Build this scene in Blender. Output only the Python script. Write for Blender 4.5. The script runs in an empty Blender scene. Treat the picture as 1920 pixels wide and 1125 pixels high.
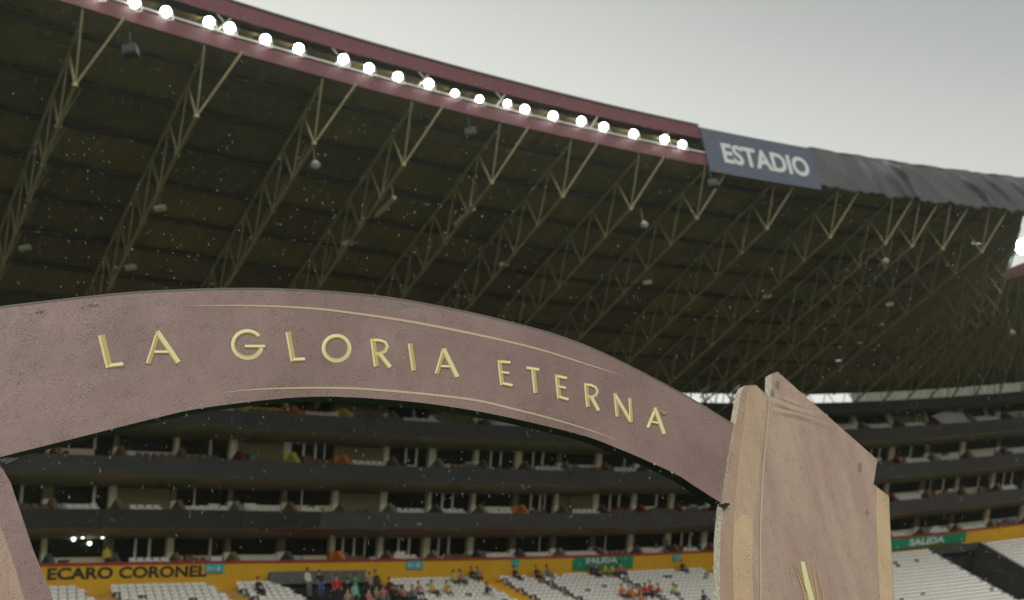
import bpy, bmesh, math, random
import numpy as np
from mathutils import Vector
random.seed(7); rng = np.random.default_rng(7)
S = bpy.context.scene; C = S.collection
EYE = 1.7
# ------------------------------------------------------------------ camera
FPX, PITCH, ROLL = 2400.0, math.radians(21.5), math.radians(10)
Fv = np.array([0, math.cos(PITCH), math.sin(PITCH)]); R0 = np.array([1., 0, 0]); U0 = np.cross(R0, Fv)
Rv = R0*math.cos(ROLL) - U0*math.sin(ROLL); Uv = U0*math.cos(ROLL) + R0*math.sin(ROLL)
def ray(x, y): return Fv + Rv*((x-960)/FPX) + Uv*((562.5-y)/FPX)
def atz(x, y, h):                      # h above the eye; returns world point
    d = ray(x, y); return d*(h/d[2]) + np.array([0, 0, EYE])
cam = bpy.data.objects.new('camera', bpy.data.cameras.new('camera')); C.objects.link(cam); S.camera = cam
from mathutils import Matrix
cam.matrix_world = Matrix(((Rv[0], Uv[0], -Fv[0], 0), (Rv[1], Uv[1], -Fv[1], 0), (Rv[2], Uv[2], -Fv[2], EYE), (0, 0, 0, 1)))
cam.data.sensor_width = 36; cam.data.lens = FPX/1920*36; cam.data.clip_end = 2000; cam.data.clip_start = .1
cam.data.dof.use_dof = True; cam.data.dof.focus_distance = 9.6; cam.data.dof.aperture_fstop = 1.7; cam.data.dof.aperture_blades = 9
S.render.resolution_x, S.render.resolution_y = 1024, 600
# ------------------------------------------------------------------ sky and sun
W = bpy.data.worlds.new('World'); S.world = W; W.use_nodes = True; nt = W.node_tree; nt.nodes.clear()
def N(nt, t, **kw):
    n = nt.nodes.new(t)
    for k, v in kw.items():
        if k in n.inputs.keys() if isinstance(k, str) and hasattr(n.inputs, 'keys') else False: n.inputs[k].default_value = v
        else: setattr(n, k, v)
    return n
SUN_EL, SUN_AZ = math.radians(34), math.radians(148)       # hidden sun behind the overcast, azimuth clockwise from +Y
sky = nt.nodes.new('ShaderNodeTexSky'); sky.sky_type = 'NISHITA'; sky.sun_disc = False; sky.sun_elevation = SUN_EL; sky.sun_rotation = SUN_AZ
geo = nt.nodes.new('ShaderNodeTexCoord')
dot = nt.nodes.new('ShaderNodeVectorMath'); dot.operation = 'DOT_PRODUCT'      # overcast: brighter low and to the left
dot.inputs[1].default_value = (-1.146, 0, -2.094); nt.links.new(geo.outputs['Generated'], dot.inputs[0])
ramp = nt.nodes.new('ShaderNodeValToRGB'); cr = ramp.color_ramp; cr.interpolation = 'B_SPLINE'
adds = nt.nodes.new('ShaderNodeMath'); adds.operation = 'ADD'; adds.inputs[1].default_value = 1.848; nt.links.new(dot.outputs['Value'], adds.inputs[0])
cr.elements[0].position = 0.30; cr.elements[0].color = (.365, .38, .375, 1)
cr.elements[1].position = .95; cr.elements[1].color = (.82, .83, .77, 1)
e = cr.elements.new(.45); e.color = (.41, .43, .42, 1)
e = cr.elements.new(.62); e.color = (.60, .61, .57, 1)
e = cr.elements.new(.78); e.color = (.73, .74, .69, 1)
nt.links.new(adds.outputs['Value'], ramp.inputs[0])
cn = nt.nodes.new('ShaderNodeTexNoise'); cn.inputs['Scale'].default_value = 1.6; cn.inputs['Detail'].default_value = 4
nt.links.new(geo.outputs['Generated'], cn.inputs['Vector'])
mr = nt.nodes.new('ShaderNodeMapRange'); mr.inputs['To Min'].default_value = 8.3; mr.inputs['To Max'].default_value = 9.6
nt.links.new(cn.outputs['Fac'], mr.inputs['Value'])
sc = nt.nodes.new('ShaderNodeVectorMath'); sc.operation = 'SCALE'; nt.links.new(ramp.outputs['Color'], sc.inputs[0]); nt.links.new(mr.outputs['Result'], sc.inputs['Scale'])
mx = nt.nodes.new('ShaderNodeMix'); mx.data_type = 'RGBA'; mx.inputs[0].default_value = .96
nt.links.new(sky.outputs[0], mx.inputs[6]); nt.links.new(sc.outputs[0], mx.inputs[7])
bg = nt.nodes.new('ShaderNodeBackground'); bg.inputs['Strength'].default_value = .1
nt.links.new(mx.outputs[2], bg.inputs[0]); wo = nt.nodes.new('ShaderNodeOutputWorld'); nt.links.new(bg.outputs[0], wo.inputs[0])
sun = bpy.data.lights.new('sun', 'SUN'); sun.energy = 1.5; sun.angle = math.radians(35); sun.color = (1, .97, .92)
so = bpy.data.objects.new('sun', sun); C.objects.link(so)
sdir = Vector((math.sin(SUN_AZ)*math.cos(SUN_EL), math.cos(SUN_AZ)*math.cos(SUN_EL), math.sin(SUN_EL)))
so.rotation_euler = sdir.to_track_quat('Z', 'Y').to_euler()
vs = S.view_settings; vs.view_transform = 'Standard'; vs.look = 'None'; vs.exposure = .25; vs.gamma = 1; vs.use_curve_mapping = False
S.render.engine = 'CYCLES'
# ------------------------------------------------------------------ materials
def mat(name, col, rough=.7, metal=0, noise=None, bump=0, emit=None, spec=.4, streak=None):
    """noise=(scale, amount, colour2)"""
    m = bpy.data.materials.new(name); m.use_nodes = True; t = m.node_tree; b = t.nodes['Principled BSDF']
    b.inputs['Base Color'].default_value = (*col, 1); b.inputs['Roughness'].default_value = rough; b.inputs['Metallic'].default_value = metal
    b.inputs['Specular IOR Level'].default_value = spec
    if emit: b.inputs['Emission Color'].default_value = (*emit[0], 1); b.inputs['Emission Strength'].default_value = emit[1]
    if noise:
        g = t.nodes.new('ShaderNodeNewGeometry'); mp = t.nodes.new('ShaderNodeMapping'); t.links.new(g.outputs['Position'], mp.inputs[0])
        if streak: mp.inputs['Scale'].default_value = streak
        n = t.nodes.new('ShaderNodeTexNoise'); n.inputs['Scale'].default_value = noise[0]; n.inputs['Detail'].default_value = 6
        t.links.new(mp.outputs[0], n.inputs['Vector'])
        r = t.nodes.new('ShaderNodeValToRGB'); r.color_ramp.elements[0].position = .5-noise[1]/2; r.color_ramp.elements[1].position = .5+noise[1]/2
        r.color_ramp.elements[0].color = (*col, 1); r.color_ramp.elements[1].color = (*noise[2], 1)
        t.links.new(n.outputs['Fac'], r.inputs[0]); t.links.new(r.outputs[0], b.inputs['Base Color'])
        if bump:
            bp = t.nodes.new('ShaderNodeBump'); bp.inputs['Strength'].default_value = bump; bp.inputs['Distance'].default_value = .02
            t.links.new(n.outputs['Fac'], bp.inputs['Height']); t.links.new(bp.outputs[0], b.inputs['Normal'])
    return m
M = {}
M['grass'] = mat('grass', (.035, .06, .02), .9, noise=(.5, .5, (.05, .085, .03)))
M['concrete'] = mat('concrete', (.20, .19, .17), .85, noise=(1.5, .5, (.13, .125, .11)), bump=.3)
M['dark_concrete'] = mat('dark_concrete', (.07, .068, .065), .85, noise=(1.2, .5, (.045, .045, .042)))
M['parapet'] = mat('parapet_grey', (.075, .073, .074), .6, noise=(.6, .6, (.05, .048, .047)), streak=(1, 1, 3))
M['parapet2'] = mat('parapet_charcoal', (.022, .022, .022), .6, noise=(.5, .5, (.032, .032, .032)))
M['soffit'] = mat('soffit', (.42, .36, .21), .8, noise=(.5, .7, (.26, .22, .12)))
M['yellow'] = mat('yellow_paint', (.66, .36, .012), .55, noise=(.8, .6, (.56, .31, .012)))
M['orange'] = mat('orange_paint', (.50, .27, .05), .7, noise=(1.2, .6, (.36, .20, .04)))
M['red'] = mat('red_paint', (.30, .02, .03), .5)
M['fascia_red'] = mat('fascia_red', (.14, .038, .045), .55, noise=(1.1, .6, (.095, .028, .032)), streak=(3, 3, .6))
M['roof'] = mat('roof_sheet', (.23, .20, .065), .75, noise=(.7, .7, (.13, .11, .04)), bump=.2)
M['roof2'] = mat('roof_sheet_stained', (.17, .14, .055), .75, noise=(1.1, .7, (.09, .078, .035)), bump=.2)
M['truss'] = mat('truss_steel', (.36, .35, .18), .55, noise=(1.5, .6, (.22, .20, .10)))
M['purlin'] = mat('purlin_steel', (.045, .043, .035), .6)
M['white_steel'] = mat('white_steel', (.5, .5, .46), .5)
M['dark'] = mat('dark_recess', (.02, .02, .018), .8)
M['lens'] = mat('lamp_lens', (1, 1, 1), .3, emit=((1, 1, .95), 36))
M['lens_small'] = mat('small_lamp_lens', (1, 1, 1), .3, emit=((.95, 1, .95), 3.5))
M['black_metal'] = mat('black_metal', (.02, .02, .02), .5)
M['banner'] = mat('banner_blue', (.085, .10, .14), .6, noise=(.6, .5, (.07, .083, .12)))
M['print_white'] = mat('print_white', (.55, .56, .55), .6)
M['tarp'] = mat('black_tarp', (.075, .077, .08), .45, noise=(.8, .6, (.055, .056, .06)), spec=.5)
M['green_sign'] = mat('green_sign', (.01, .22, .11), .5)
M['teal_sign'] = mat('teal_sign', (.06, .36, .36), .5)
M['black_print'] = mat('black_print', (.012, .012, .01), .6)
M['wall_white'] = mat('wall_white', (.74, .71, .60), .7, noise=(1, .5, (.58, .55, .45)))
M['wall_cream'] = mat('wall_cream', (.56, .50, .32), .7)
M['wall_yellow'] = mat('wall_yellow', (.50, .44, .06), .6)
M['wall_orange'] = mat('wall_orange', (.50, .16, .03), .6)
M['wall_brown'] = mat('wall_brown', (.17, .11, .06), .8, noise=(1.5, .6, (.09, .06, .04)))
M['wall_olive'] = mat('wall_olive', (.14, .13, .06), .8)
M['wall_maroon'] = mat('wall_maroon', (.14, .018, .02), .7)
M['wall_blue'] = mat('wall_blue', (.35, .42, .47), .6)
M['glass'] = mat('dark_glass', (.010, .011, .006), .2, spec=.12)
M['seat'] = mat('seat_white', (.66, .65, .59), .45, noise=(3, .6, (.52, .51, .46)))
M['canopy'] = mat('white_canopy', (.55, .56, .56), .6)
M['panel_green'] = mat('translucent_panel', (.10, .12, .085), .6, noise=(.7, .5, (.17, .20, .15)))
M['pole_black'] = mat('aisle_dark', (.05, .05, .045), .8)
M['rain'] = mat('rain_drop', (.6, .62, .6), .1, spec=.8)
# wet printed vinyl of the arch
def vinyl(name, c1, c2, stain=False, streaky=False):
    m = bpy.data.materials.new(name); m.use_nodes = True; t = m.node_tree; b = t.nodes['Principled BSDF']; L = t.links
    g = t.nodes.new('ShaderNodeNewGeometry')
    n = t.nodes.new('ShaderNodeTexNoise'); n.inputs['Scale'].default_value = 1.6; n.inputs['Detail'].default_value = 5
    mp = t.nodes.new('ShaderNodeMapping'); L.new(g.outputs['Position'], mp.inputs[0])
    if streaky: mp.inputs['Scale'].default_value = (3.5, 3.5, .7); mp.inputs['Rotation'].default_value = (0, .35, 0)
    L.new(mp.outputs[0], n.inputs['Vector'])
    r = t.nodes.new('ShaderNodeValToRGB'); r.color_ramp.elements[0].position = .35; r.color_ramp.elements[1].position = .68
    r.color_ramp.elements[0].color = (*c1, 1); r.color_ramp.elements[1].color = (*c2, 1); L.new(n.outputs['Fac'], r.inputs[0])
    # clinging drops: dark specks of uneven size
    v = t.nodes.new('ShaderNodeTexVoronoi'); v.inputs['Scale'].default_value = 85; v.inputs['Randomness'].default_value = 1
    L.new(g.outputs['Position'], v.inputs['Vector'])
    n2 = t.nodes.new('ShaderNodeTexNoise'); n2.inputs['Scale'].default_value = 9; n2.inputs['Detail'].default_value = 4; L.new(g.outputs['Position'], n2.inputs['Vector'])
    mr = t.nodes.new('ShaderNodeMapRange'); mr.inputs['From Min'].default_value = .38; mr.inputs['From Max'].default_value = .68; mr.inputs['To Min'].default_value = .24; mr.inputs['To Max'].default_value = .42
    L.new(n2.outputs['Fac'], mr.inputs['Value'])
    lt = t.nodes.new('ShaderNodeMath'); lt.operation = 'SUBTRACT'; L.new(mr.outputs['Result'], lt.inputs[0]); L.new(v.outputs['Distance'], lt.inputs[1])
    sm = t.nodes.new('ShaderNodeMapRange'); sm.inputs['From Min'].default_value = 0; sm.inputs['From Max'].default_value = .1; L.new(lt.outputs[0], sm.inputs['Value'])
    mx = t.nodes.new('ShaderNodeMix'); mx.data_type = 'RGBA'; mx.blend_type = 'MULTIPLY'; mx.inputs[7].default_value = (.42, .42, .45, 1)
    ml = t.nodes.new('ShaderNodeMath'); ml.operation = 'MULTIPLY'; ml.inputs[1].default_value = .8; L.new(sm.outputs['Result'], ml.inputs[0]); L.new(ml.outputs[0], mx.inputs[0])
    L.new(r.outputs[0], mx.inputs[6]); last = mx.outputs[2]
    # fine weave
    bp = t.nodes.new('ShaderNodeBump'); bp.inputs['Strength'].default_value = .35; bp.inputs['Distance'].default_value = .004
    L.new(sm.outputs['Result'], bp.inputs['Height'])
    n3 = t.nodes.new('ShaderNodeTexNoise'); n3.inputs['Scale'].default_value = 3.0; n3.inputs['Detail'].default_value = 2
    L.new(mp.outputs[0], n3.inputs['Vector'])
    bp2 = t.nodes.new('ShaderNodeBump'); bp2.inputs['Strength'].default_value = .4; bp2.inputs['Distance'].default_value = .03
    L.new(n3.outputs['Fac'], bp2.inputs['Height']); L.new(bp.outputs[0], bp2.inputs['Normal']); L.new(bp2.outputs[0], b.inputs['Normal'])
    L.new(last, b.inputs['Base Color']); b.inputs['Roughness'].default_value = .42; b.inputs['Specular IOR Level'].default_value = .35
    return m
M['vinyl'] = vinyl('wet_mauve_vinyl', (.222, .147, .130), (.282, .190, .168))
M['vinyl_tower'] = vinyl('wet_tower_vinyl', (.37, .255, .21), (.44, .325, .25), streaky=True)
M['vinyl_tan'] = vinyl('wet_tan_vinyl', (.50, .36, .215), (.57, .42, .26), streaky=True)
M['vinyl_brown'] = vinyl('wet_brown_vinyl', (.37, .25, .185), (.42, .295, .215), streaky=True)
M['vinyl_blend'] = vinyl('wet_blend_vinyl', (.43, .305, .21), (.49, .36, .245), streaky=True)
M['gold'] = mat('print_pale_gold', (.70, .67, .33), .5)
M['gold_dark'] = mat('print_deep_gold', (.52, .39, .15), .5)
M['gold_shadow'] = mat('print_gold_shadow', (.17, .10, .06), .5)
M['line'] = mat('print_cream_line', (.50, .42, .26), .5)
M['stain'] = mat('wet_grey_stain', (.18, .15, .14), .45, noise=(45, .4, (.235, .17, .155)))
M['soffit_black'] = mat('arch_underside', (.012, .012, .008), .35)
M['edge_gold'] = mat('wet_gold_edge', (.50, .42, .26), .2, noise=(35, .3, (.70, .66, .54)), bump=.9, spec=.7)
M['drop'] = mat('water_drop', (.9, .92, .9), .02, spec=1)
# ------------------------------------------------------------------ mesh helpers
def link(name, me, m=None, parent=None):
    o = bpy.data.objects.new(name, me); C.objects.link(o)
    if m is not None:
        for x in (m if isinstance(m, (list, tuple)) else [m]): me.materials.append(x)
    if parent: o.parent = parent
    return o
def mesh(name, V, F, m=None, parent=None, mi=None, smooth=False):
    me = bpy.data.meshes.new(name); me.from_pydata([tuple(map(float, v)) for v in V], [], [tuple(f) for f in F]); me.update()
    o = link(name, me, m, parent)
    if mi is not None: me.polygons.foreach_set('material_index', mi)
    if smooth: me.polygons.foreach_set('use_smooth', [True]*len(me.polygons))
    return o
def thing(name, label, cat, loc=(0, 0, 0), group=None):
    o = bpy.data.objects.new(name, None); C.objects.link(o); o.empty_display_size = .3
    ROOTLOC[o.name] = loc; o['label'] = label; o['category'] = cat
    if group: o['group'] = group
    return o
ROOTLOC = {}
def tag(o, label, cat, group=None, kind=None):
    if label: o['label'] = label
    if cat: o['category'] = cat
    if group: o['group'] = group
    if kind: o['kind'] = kind
    return o
def structure(o): o['kind'] = 'structure'; return o
class MB:
    def __init__(s): s.V = []; s.F = []; s.mi = []
    def add(s, V, F, mi=0):
        b = len(s.V); s.V += [tuple(v) for v in V]; s.F += [tuple(i+b for i in f) for f in F]; s.mi += [mi]*len(F); return s
    def hexa(s, P, mi=0):   # 8 points: bottom 4, top 4
        return s.add(P, [(3, 2, 1, 0), (4, 5, 6, 7), (0, 1, 5, 4), (1, 2, 6, 5), (2, 3, 7, 6), (3, 0, 4, 7)], mi)
    def box(s, c, d, mi=0):
        x, y, z = c; a, b, h = d[0]/2, d[1]/2, d[2]/2
        return s.hexa([(x-a, y-b, z-h), (x+a, y-b, z-h), (x+a, y+b, z-h), (x-a, y+b, z-h), (x-a, y-b, z+h), (x+a, y-b, z+h), (x+a, y+b, z+h), (x-a, y+b, z+h)], mi)
    def bar(s, p, q, w, n=6, mi=0, w2=None):
        p = np.array(p, float); q = np.array(q, float); d = q-p; d /= np.linalg.norm(d)
        a = np.cross(d, [0, 0, 1.]);
        if np.linalg.norm(a) < 1e-3: a = np.array([1., 0, 0])
        a /= np.linalg.norm(a); b = np.cross(d, a); V = []
        for c, r in ((p, w/2), (q, (w2 or w)/2)):
            for k in range(n):
                t = 2*math.pi*(k+.5)/n; V.append(c + (a*math.cos(t)+b*math.sin(t))*r)
        return s.add(V, [(k, (k+1) % n, n+(k+1) % n, n+k) for k in range(n)]+[tuple(range(n))[::-1], tuple(range(n, 2*n))], mi)
    def build(s, name, m, parent=None, smooth=False): return mesh(name, s.V, s.F, m, parent, s.mi, smooth)
# ------------------------------------------------------------------ plan of the stand: v(u,h) in a frame turned 45 degrees
c45 = math.sqrt(.5)
ringpts = {17: [(80,1060),(400,1055),(700,1051),(1000,1046),(1330,1032),(1690,1010),(1920,980)], 20: [(100,953),(600,960),(1000,962),(1330,957),(1670,942),(1920,915)], 23: [(100,853),(600,873),(1000,884),(1660,870),(1920,850)]}
rows = []; rhs = []
for h, pts in ringpts.items():
    for x, y in pts:
        P = atz(x, y, h); u = (P[0]+P[1])*c45/50; v = (P[1]-P[0])*c45
        rows.append([1, u, u*u, u**3, (h-17), (h-17)*u]); rhs.append(v)
K = np.linalg.lstsq(np.array(rows), np.array(rhs), rcond=None)[0]
def P0(u, h):
    w = u/50; v = K[0]+K[1]*w+K[2]*w*w+K[3]*w**3+(min(h, 26)-17)*(K[4]+K[5]*w)
    return np.array([(u-v)*c45, (u+v)*c45, h+EYE])
UU = np.linspace(12, 136, 1241); PP = np.array([P0(u, 17) for u in UU])
SS = np.r_[0, np.cumsum(np.linalg.norm(np.diff(PP, axis=0), axis=1))]
def wall(s, h, off=0.0):                # s arc length along the wall, off = outwards (away from the pitch)
    u = np.interp(s, SS, UU); p = P0(u, h); t = P0(u+.05, h)-P0(u-.05, h); t /= np.linalg.norm(t)
    return p + np.array([-t[1], t[0], 0])*off
def frame(s, h=17):
    u = np.interp(s, SS, UU); t = P0(u+.05, h)-P0(u-.05, h); t /= np.linalg.norm(t); return t, np.array([-t[1], t[0], 0])
def s_at(x, y, h, off=0):               # arc length under a pixel of the photograph at height h
    P = atz(x, y, h); best = None
    D = [(wall(s, h, off)[:2]-P[:2]) for s in np.arange(0, SS[-1], 1.0)]
    D = np.hypot(*np.array(D).T); i = int(D.argmin()); s0 = float(i)
    ss = np.arange(max(0, s0-1.2), min(SS[-1], s0+1.2), .05); d = [np.hypot(*(wall(s, h, off)[:2]-P[:2])) for s in ss]
    return float(ss[int(np.argmin(d))])
SA, SB = 3.0, SS[-1]-1
def ribbon(s0, s1, prof, step=1.5):     # closed profile [(off,h)] swept along the wall
    n = max(2, int((s1-s0)/step)+1); V = []; F = []; k = len(prof)
    for i in range(n):
        s = s0+(s1-s0)*i/(n-1)
        for off, h in prof: V.append(wall(s, h, off))
    for i in range(n-1):
        for j in range(k): F.append((i*k+j, (i+1)*k+j, (i+1)*k+(j+1) % k, i*k+(j+1) % k))
    F.append(tuple(range(k))); F.append(tuple(range((n-1)*k, n*k))[::-1])
    return V, F
# ------------------------------------------------------------------ ground
g = mesh('ground', [(-600, -600, -.02), (600, -600, -.02), (600, 900, -.02), (-600, 900, -.02)], [(0, 1, 2, 3)], M['dark_concrete']); structure(g)
g = mesh('pitch', [(-30, -60, 0), (90, -60, 0), (90, 60, 0), (-30, 60, 0)], [(0, 1, 2, 3)], M['grass']); structure(g)
# ------------------------------------------------------------------ stand building with private boxes
ST = thing('stadium_stand', 'curved grey stand with four stacked floors of private boxes above the yellow wall', 'grandstand')
V, F = ribbon(SA, SB, [(5.5, -1.6), (6.2, -1.6), (6.2, 28.3), (5.5, 28.3)], 2); mesh('rear_wall', V, F, M['dark_concrete'], ST)
for f in range(5):
    b = 17+3*f; top = (f == 4)
    if f > 0:
        # the grey parapet changes cloth along its length
        cuts = [SA] + sorted(s_at(x, y, b) for x, y in ({1: [(600, 960)], 2: [], 3: [], 4: []}[f])) + [SB]
        for i in range(len(cuts)-1):
            m = M['parapet'] if not (f == 1 and i == 0) and not top else M['parapet2']
            lo, hi = (b-1.0, b) if not top else (b-1.4, b-.5)
            s = cuts[i]
            while s < cuts[i+1]-.5:           # parapet built of cladding panels
                e = min(cuts[i+1], s+9.0)
                jit = random.uniform(-.015, .015)
                V, F = ribbon(s+.012, e-.012, [(-.06+jit, lo), (.14+jit, lo), (.04, hi+jit), (-.20+jit, hi+jit)], 1.5); mesh('parapet_panel', V, F, m, ST); s = e
        if f == 1:
            for (xa, xb) in ((500, 620), (740, 800), (905, 965), (1100, 1150)):
                V, F = ribbon(s_at(xa, 985, b-1), s_at(xb, 990, b-1), [(-.10, b-1.10), (.10, b-1.10), (.10, b-1.01), (-.10, b-1.01)], 1.5); mesh('red_trim', V, F, M['wall_maroon'], ST)
        V, F = ribbon(SA, SB, [(-.02, b-1.02), (2.6, b-1.02), (2.6, b-.8), (.15, b-.8)], 2); mesh('soffit', V, F, M['soffit'], ST)
        V, F = ribbon(SA, SB, [(2.6, b-1.0), (5.5, b-1.0), (5.5, b-.75), (2.6, b-.75)], 2); mesh('floor_slab', V, F, M['dark_concrete'], ST)
        V, F = ribbon(SA, SB, [(.14, b-.78), (2.6, b-.78), (2.6, b-.3), (.8, b-.5), (.14, b-.7)], 2); mesh('balcony_step', V, F, M['dark_concrete'], ST)
    else:
        V, F = ribbon(SA, SB, [(.2, b-.9), (5.5, b-.9), (5.5, b-.1), (2.6, b-.1), (.2, b-.4)], 2); mesh('floor_slab', V, F, M['dark_concrete'], ST)
BW = 3.9
fills = [M['wall_white'], M['wall_cream'], M['wall_white'], M['wall_white'], M['wall_cream'], M['wall_blue']]
fins = [M['wall_brown'], M['wall_olive'], M['dark_concrete'], M['wall_brown'], M['concrete'], M['wall_maroon']]
def wallbox(s0, s1, o0, o1, h0, h1):
    return [wall(s0, h0, o0), wall(s1, h0, o0), wall(s1, h0, o1), wall(s0, h0, o1), wall(s0, h1, o0), wall(s1, h1, o0), wall(s1, h1, o1), wall(s0, h1, o1)]
special = {(3, 530): 'wall_yellow', (3, 600): 'wall_orange', (3, 730): 'wall_yellow', (2, 600): 'wall_yellow', (2, 740): 'wall_orange', (1, 1030): 'wall_orange', (0, 750): 'wall_orange', (3, 480): 'wall_yellow'}
spec = {}
for (f, x), m in special.items(): spec[(f, int((s_at(x, {3: 780, 2: 865, 1: 950, 0: 1045}[f], 17+3*f)-SA)/BW))] = M[m]
nb = int((SB-SA)/BW)
for f in range(4):
    b = 17+3*f; ceil = b+1.97; kf = (.45, .52, .6, .68)[f]
    for i in range(nb):
        s0 = SA+i*BW; far = i > nb*.72
        r = random.Random(f*1000+i)
        fill = spec.get((f, i), r.choice(fills)); fin = r.choice(fins)
        if (f, i) in spec: fin = spec[(f, i)]
        # side partition with a sloping front
        V = []
        for ds in (-.22, .10):
            for off, h in ((.22, b-.35), (.22, b+.05), (1.15, b+kf+.42), (1.9, b+kf+.1), (2.3, b+kf+.1), (2.3, b-.35)): V.append(wall(s0+ds, h, off))
        F = [(0, 1, 2, 3, 4, 5), (11, 10, 9, 8, 7, 6)]+[(k, (k+1) % 6+0, 6+(k+1) % 6, 6+k) for k in range(6)]
        mesh('partition', V, F, fin, ST)
        w = r.uniform(.14, .3); mb = MB(); mb.hexa(wallbox(s0-w, s0+w, 2.1, 2.5, b-.1, b+kf+.62)); mb.hexa(wallbox(s0-w, s0+w, 2.12, 2.5, b+kf+.62, ceil), 1)
        mb.build('pillar', [fill if (f, i) in spec else (M['wall_white'] if r.random() < .7 else M['wall_cream']), M['wall_cream'] if r.random() < .6 else M['wall_olive']], ST)
        kind = r.random()
        a, e = s0+w, s0+BW-w
        if kind < .72:
            hh = kf+r.uniform(.36, .6); m_ = e if kind < .45 else a+(e-a)*r.uniform(.55, .8)
            mb = MB(); mb.hexa(wallbox(a, m_, 2.3, 2.45, b-.1, b+hh))
            if m_ < e: mb.hexa(wallbox(m_-.07, m_+.07, 2.28, 2.45, b+hh, ceil))
            mb.build('low_wall', fill, ST)
        elif kind < .88:
            mb = MB(); x0 = a+r.uniform(.6, 1.4)
            mb.hexa(wallbox(x0, x0+.13, 2.2, 2.3, b-.1, ceil)); mb.hexa(wallbox(x0+.9, x0+1.03, 2.2, 2.3, b-.1, ceil)); mb.hexa(wallbox(x0+.13, x0+.9, 2.2, 2.3, b-.1, b+kf+.2))
            mb.build('door_frame', M['wall_white'], ST)
        else:
            mb = MB(); mb.hexa(wallbox(a, e, 2.2, 2.3, b+.1, ceil-.1)); mb.build('shutter', M['wall_olive'], ST)
        mb = MB(); mb.hexa(wallbox(a, e, 2.52, 2.58, b-.1, ceil)); mb.build('window_pane', M['glass'], ST)
        if r.random() < .85:                         # row of small chairs on the balcony
            mb = MB(); n = r.randint(3, 6); x0 = a+.25+r.uniform(0, .5)
            for k in range(n):
                q = x0+k*.5
                if q+.4 > e: break
                mb.hexa(wallbox(q, q+.38, 1.15, 1.22, b-.15, b+kf*.5+.36)); mb.hexa(wallbox(q, q+.38, .75, 1.15, b-.15, b+kf*.4+.14))
            if mb.V: mb.build('balcony_chairs', M['seat'] if r.random() < .75 else M['wall_brown'], ST)
        for q in range(r.randint(1, 3)):             # tables, screens, coolers and folded things on the balcony
            x0 = r.uniform(a, e-.9); w2 = r.uniform(.15, .8); t2 = b+kf*.6+r.uniform(.15, .55); mb = MB(); mb.hexa(wallbox(x0, x0+w2, 1.45, 1.75, b-.1, t2)); mb.hexa(wallbox(x0-.06, x0+w2+.06, 1.4, 1.8, t2, t2+.04))
            mb.build('balcony_table', r.choice([M['wall_white'], M['dark_concrete'], M['wall_brown'], M['wall_blue'], M['black_print'], M['concrete'], M['wall_maroon']]), ST)
        if r.random() < .3:
            x0 = r.uniform(a+.3, e-.3); mb = MB(); mb.bar(wall(x0, b-.1, 2.0), wall(x0, ceil, 2.0), .09, 6); mb.build('slim_post', r.choice([M['wall_white'], M['wall_olive']]), ST)
        if far and f == 3 and r.random() < .85:       # white awnings in the top boxes on the right
            mb = MB(); mb.add([wall(a, b+.1, .9), wall(e, b+.1, .9), wall(e, b+1.3, 1.6), wall((a+e)/2, b+1.85, 1.6), wall(a, b+1.3, 1.6), wall(a, b+.1, 1.7), wall(e, b+.1, 1.7)], [(0, 1, 2, 3, 4), (0, 4, 5), (1, 6, 2), (5, 4, 3, 2, 6), (0, 5, 6, 1)]); mb.build('awning', M['canopy'], ST)
# yellow wall with red coping
def spanpx(xa, xb, y, h): return s_at(xa, y, h), s_at(xb, y, h)
YW = thing('yellow_wall', 'long yellow wall with a red top edge running behind the highest row of white seats', 'wall')
s_vl, s_vr = s_at(1688, 1012, 17, -.1), s_at(1805, 998, 17, -.1)
s = SA
while s < SB:
    e = min(SB, s+11.6)
    V, F = ribbon(s+.01, e-.01, [(-.12, 15.1), (.15, 15.1), (.15, 16.9), (-.12, 16.9)], 1.5); mesh('wall_panel', V, F, M['yellow'], YW)
    V, F = ribbon(s, e, [(-.2, 16.9), (.2, 16.9), (.2, 17.04), (-.2, 17.04)], 1.5); mesh('coping', V, F, M['red'], YW); s = e
# text / sign helpers: lay flat shapes along the wall
def text_mesh(txt, extr=.02, bold=0.0):
    cu = bpy.data.curves.new('lettering', 'FONT'); cu.body = txt; cu.size = 1; cu.extrude = extr; cu.offset = bold; cu.resolution_u = 4
    o = bpy.data.objects.new('lettering_tmp', cu); C.objects.link(o); bpy.context.view_layer.update()
    me = bpy.data.meshes.new_from_object(o.evaluated_get(bpy.context.evaluated_depsgraph_get())); bpy.data.objects.remove(o)
    V = np.array([v.co[:] for v in me.vertices]); F = [tuple(p.vertices) for p in me.polygons]; return V, F
def lay_text(name, txt, s0, s1, h0, h1, off, m, parent, bold=.02):
    V, F = text_mesh(txt, .3, bold); lo = V.min(0); hi = V.max(0)
    out = []
    for v in V:
        a = (v[0]-lo[0])/(hi[0]-lo[0]); b = (v[1]-lo[1])/(hi[1]-lo[1]); d = .012 if v[2] > 0 else 0
        out.append(wall(s0+(s1-s0)*a, h0+(h1-h0)*b, off-d))
    return mesh(name, out, F, m, parent)
sa, sb = s_at(92, 1073, 16.5, -.13), s_at(387, 1070, 16.5, -.13)
t = lay_text('lettering', 'ECARO CORONEL', sa, sb, 16.14, 16.80, -.125, M['black_print'], YW, .035); t['label'] = 'black capital lettering reading ECARO CORONEL'
def wallsign(label, xa, xb, y, h0, h1, m, off=-.2, cat='sign', group=None):
    a, e = s_at(xa, y, (h0+h1)/2, off), s_at(xb, y, (h0+h1)/2, off)
    r = thing('exit_sign', label, cat, group=group); V, F = ribbon(a, e, [(off-.04, h0), (off, h0), (off, h1), (off-.04, h1)], 1); mesh('board', V, F, m, r); return r, a, e
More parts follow.
